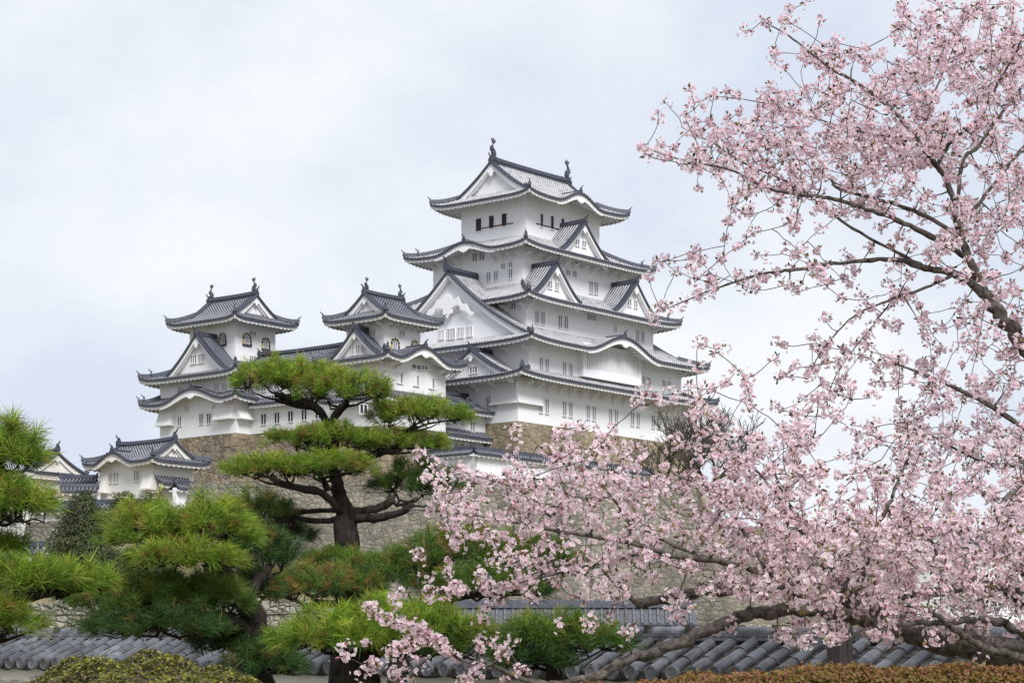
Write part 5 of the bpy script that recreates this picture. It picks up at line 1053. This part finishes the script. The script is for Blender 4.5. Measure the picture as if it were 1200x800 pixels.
LB = [[((1330, 1047, YB2), .30), ((1318, 930, YB2), .26), ((1290, 840, YB2), .22), ((1245, 790, YB2), .17), ((1200, 768, YB2), .135), ((1130, 757, YB2), .105), ((1060, 739, YB2+.1), .078), ((1000, 722, YB2+.1), .068), ((945, 714, YB2), .062), ((890, 716, YB2-.1), .06), ((862, 725, YB2-.1), .056), ((825, 740, YB2-.2), .054), ((775, 760, YB2-.3), .052), ((730, 775, YB2-.3), .048), ((690, 795, YB2-.4), .042), ((640, 801, YB2-.5), .028), ((600, 790, YB2-.5), .022), ((573, 777, YB2-.6), .018), ((540, 773, YB2-.6), .014), ((513, 750, YB2-.6), .011), ((487, 733, YB2-.7), .008), ((453, 727, YB2-.7), .006), ((430, 710, YB2-.7), .004)],
  lim([(1060, 739), (1000, 705), (950, 694), (910, 688), (872, 689), (825, 692), (790, 700), (745, 706)], .075, .050, YB2+.1, YB2+.9),
  lim([(1290, 840), (1240, 740), (1200, 706), (1185, 692), (1150, 686), (1115, 690), (1075, 697), (1040, 697), (980, 690), (900, 672), (846, 658), (793, 652), (743, 637), (707, 630), (660, 623), (620, 615), (587, 608), (527, 600), (480, 597)], .056, .005, YB2, YB2-.9),
  lim([(1245, 790), (1200, 742), (1162, 727), (1125, 727), (1075, 730), (1025, 736)], .045, .016, YB2-.2, YB2-.6),
  lim([(1230, 785), (1200, 771), (1160, 760), (1135, 748), (1112, 732), (1090, 715), (1060, 700)], .040, .014, YB2-.3, YB2-.8),
  lim([(793, 652), (743, 633), (737, 613), (713, 577), (693, 560), (670, 547), (640, 530)], .018, .005, YB2-.4, YB2-.1), lim([(846, 658), (797, 642), (760, 623), (747, 606), (735, 575)], .020, .006, YB2-.3, YB2+.3),
  lim([(793, 652), (757, 648), (725, 655), (693, 662), (647, 673), (607, 683), (577, 690), (537, 693), (503, 693), (467, 693)], .016, .004, YB2-.4, YB2-.7), lim([(745, 706), (720, 680), (700, 665), (680, 660), (640, 667), (590, 685)], .026, .006, YB2+.9, YB2+.4),
  lim([(500, 745), (493, 747), (480, 757), (467, 760), (450, 768), (433, 782)], .009, .004, YB2-.6, YB2-.8), lim([(513, 752), (495, 742), (487, 733), (470, 742)], .007, .003, YB2-.6, YB2-.5),
  lim([(1000, 705), (1025, 628), (1041, 592), (1050, 570), (1060, 547), (1072, 515)], .030, .008, YB2+.2, YB2+.5), lim([(980, 692), (957, 643), (946, 619), (930, 598), (918, 580), (905, 545)], .036, .008, YB2, YB2-.3),
  lim([(950, 640), (910, 580), (886, 551), (865, 540), (847, 528), (835, 500), (820, 470)], .020, .005, YB2-.1, YB2+.3), lim([(900, 672), (870, 620), (850, 590), (830, 570), (800, 560), (775, 545)], .020, .005, YB2-.4, YB2),
  lim([(1240, 740), (1172, 615), (1199, 560), (1220, 500)], .035, .015, YB2, YB2+.4), lim([(1115, 690), (1094, 640), (1080, 612), (1062, 600)], .018, .006, YB2-.2, YB2-.5), lim([(660, 623), (630, 590), (600, 570), (560, 558), (520, 545), (490, 532)], .012, .004, YB2-.7, YB2-.4),
  lim([(1318, 930), (1400, 800), (1460, 700)], .10, .008, YB2, YB2+.4), lim([(1290, 840), (1330, 740), (1350, 620)], .08, .008, YB2, YB2-.5)]
GB = [".......1321.......", ".......3653321.....", ".11.475467754444...", ".266887678876665 55".replace(" ", "6"), ".25666678899988865.", "..35556658999999976", ".122334323578766 53".replace(" ", "5"), "344422100000..221.."]
cherry('cherry_tree', 'cherry tree in dense pink blossom across the lower right, on thick mossy limbs', (1330, 1043, YB2), [[(p, r*(.84 if p[0] < 1110 else 1.)) for p, r in lm] for lm in LB], GB, YB2-.35, .62, 400, 400, 50, (1., .98, .985), .56)
# a few blossom bunches hanging on the lowest twig
# ------------------------------------------------------------------ bare tree at the keep's far corner
def bare_tree(name, label, base, H, seed):
    b = W(*base); root = empty(name, tuple(b)); R_ = random.Random(seed); br = MB()
    def grow_(p, d, ln, r, lv):
        n = 5; Q = [p]
        for i in range(n): d = d+np.array([R_.gauss(0, .10), R_.gauss(0, .10), R_.gauss(.04, .06)]); d = d/np.linalg.norm(d); Q.append(Q[-1]+d*ln/n)
        br.tube(Q, np.maximum(np.linspace(r, r*.62, n+1), .028), 6 if lv < 2 else 3, cap=False)
        if lv >= 5: return
        for i in range(4 if lv < 4 else 3):
            a = np.array([R_.gauss(0, .55), R_.gauss(0, .55), R_.gauss(.12, .3)]); k = Q[-1] if i < 2 else Q[R_.randint(2, 4)]; e_ = d+a; grow_(k, e_/np.linalg.norm(e_), ln*R_.uniform(.62, .82), r*.58, lv+1)
    br.tube([(0, 0, -1.2), (0, 0, -.4), (0, 0, .15)], [.5, .42, .34], 8)
    for dx, dz in ((-.75, .8), (.15, 1), (.75, .85)): grow_(np.zeros(3), np.array([dx, R_.gauss(0, .2), dz]), H*.30, .26, 0)
    br.build('branches', 'dull_bark', root); return tag(root, label, 'tree')
bare_tree('bare_tree', 'leafless tree with spreading dark limbs at the right corner of the keep footing', (812, 590, 214), 11, 5)
# ------------------------------------------------------------------ far right: hall roof, distant pine, two visitors on the terrace
s2, t2 = place(1150, 205); z2 = (HZ-645)/F*205
R2 = Bld('long_hall', s2, t2, z2-11, 'tower_tiles', 'plaster'); R0 = (s2-3, t2-1, s2+9, t2+5); R2.irimoya(grow(R0, .9), z2, 1.6, .3, 's', .15, .9, ov=.3, ridge_h=.3, orn='oni', osc=.7, deco=0); R2.walls(R0, z2-11, z2+.1)
tag(R2.root, 'white hall with pale tiled roof glimpsed through the blossoms at the far right', 'hall')
YQ = 226
pine('pine_tree', 'small distant pine on the boulder terrace at the far right edge', (1190, 625, YQ), [[((1190, 627, YQ), .22), ((1191, 610, YQ), .18), ((1187, 596, YQ), .12), ((1189, 588, YQ), .08)]],
  [(1189, 589, YQ, 14, 4, .8, M_, D_, 0, (1189, 594, YQ)), (1182, 598, YQ, 11, 3.5, .8, M_, D_, 0, (1188, 601, YQ)), (1198, 603, YQ, 11, 3.5, .8, M_, D_, 0, (1191, 606, YQ))], group=None, K=14, ln=.32, wd=.03, dens=60)
def visitor(label, px, py, Yd, shirt, trousers):
    """standing person, one skinned body; clothing as child meshes"""
    b = W(px, py, Yd); root = empty('person', tuple(b)); sk = bpy.data.meshes.new('body')
    V = [(0, 0, .95), (0, 0, 1.2), (0, 0, 1.42), (0, -.01, 1.52), (0, -.02, 1.66), (-.10, 0, .9), (-.11, -.02, .5), (-.11, .02, .06), (-.11, -.13, .03), (.10, 0, .9), (.11, -.02, .5), (.11, .02, .06), (.11, -.13, .03), (-.19, 0, 1.40), (-.25, .02, 1.14), (-.22, -.08, .92), (-.22, -.11, .84), (.19, 0, 1.40), (.25, .02, 1.14), (.22, -.08, .92), (.22, -.11, .84)]
    E = [(0, 1), (1, 2), (2, 3), (3, 4), (0, 5), (5, 6), (6, 7), (7, 8), (0, 9), (9, 10), (10, 11), (11, 12), (2, 13), (13, 14), (14, 15), (15, 16), (2, 17), (17, 18), (18, 19), (19, 20)]
    r = [.14, .13, .13, .055, .105, .09, .06, .045, .035, .09, .06, .045, .035, .055, .045, .035, .03, .055, .045, .035, .03]
    sk.from_pydata(V, E, []); o = bpy.data.objects.new('body', sk); COL.objects.link(o); o.parent = root; m_ = o.modifiers.new('skin', 'SKIN')
    for i, v in enumerate(sk.skin_vertices[0].data): v.radius = (r[i], r[i]); v.use_root = i == 0
    o.modifiers.new('sub', 'SUBSURF').levels = 1; o.modifiers['sub'].render_levels = 1; sk.materials.append(M['skin'])
    a = MB(); a.tube([(0, 0, .88), (0, 0, 1.15), (0, 0, 1.46)], [.175, .165, .15], 10)
    for s in (-1, 1): a.tube([(s*.17, 0, 1.42), (s*.25, .02, 1.14), (s*.225, -.07, .96)], [.075, .06, .05], 8)
    a.build('jacket', shirt, root); a = MB()
    for s in (-1, 1): a.tube([(s*.09, 0, .93), (s*.11, -.02, .5), (s*.11, .02, .08)], [.115, .08, .07], 8)
    a.build('trousers', trousers, root); a = MB(); a.tube([(0, .02, 1.62), (0, .02, 1.72), (0, .01, 1.80)], [.115, .12, .06], 8); a.build('hair', 'dark', root)
    return tag(root, label, 'person', None)
for nm, c in (('skin', (.55, .36, .27)), ('cloth_blue', (.02, .16, .48)), ('cloth_navy', (.03, .035, .10)), ('cloth_cream', (.62, .55, .42))):
    m, n = mat(nm, c, .85, .2); n.base(n.mix(n.noise(8, 3), tuple(x*.8 for x in c), c)); M[nm] = m
visitor('visitor in a cream jacket and bright blue trousers on the far right terrace', 1193, 620, 229, 'cloth_cream', 'cloth_blue')
visitor('visitor in a dark navy outfit left of the one in cream, far right terrace', 1183, 619, 229, 'cloth_navy', 'cloth_navy')
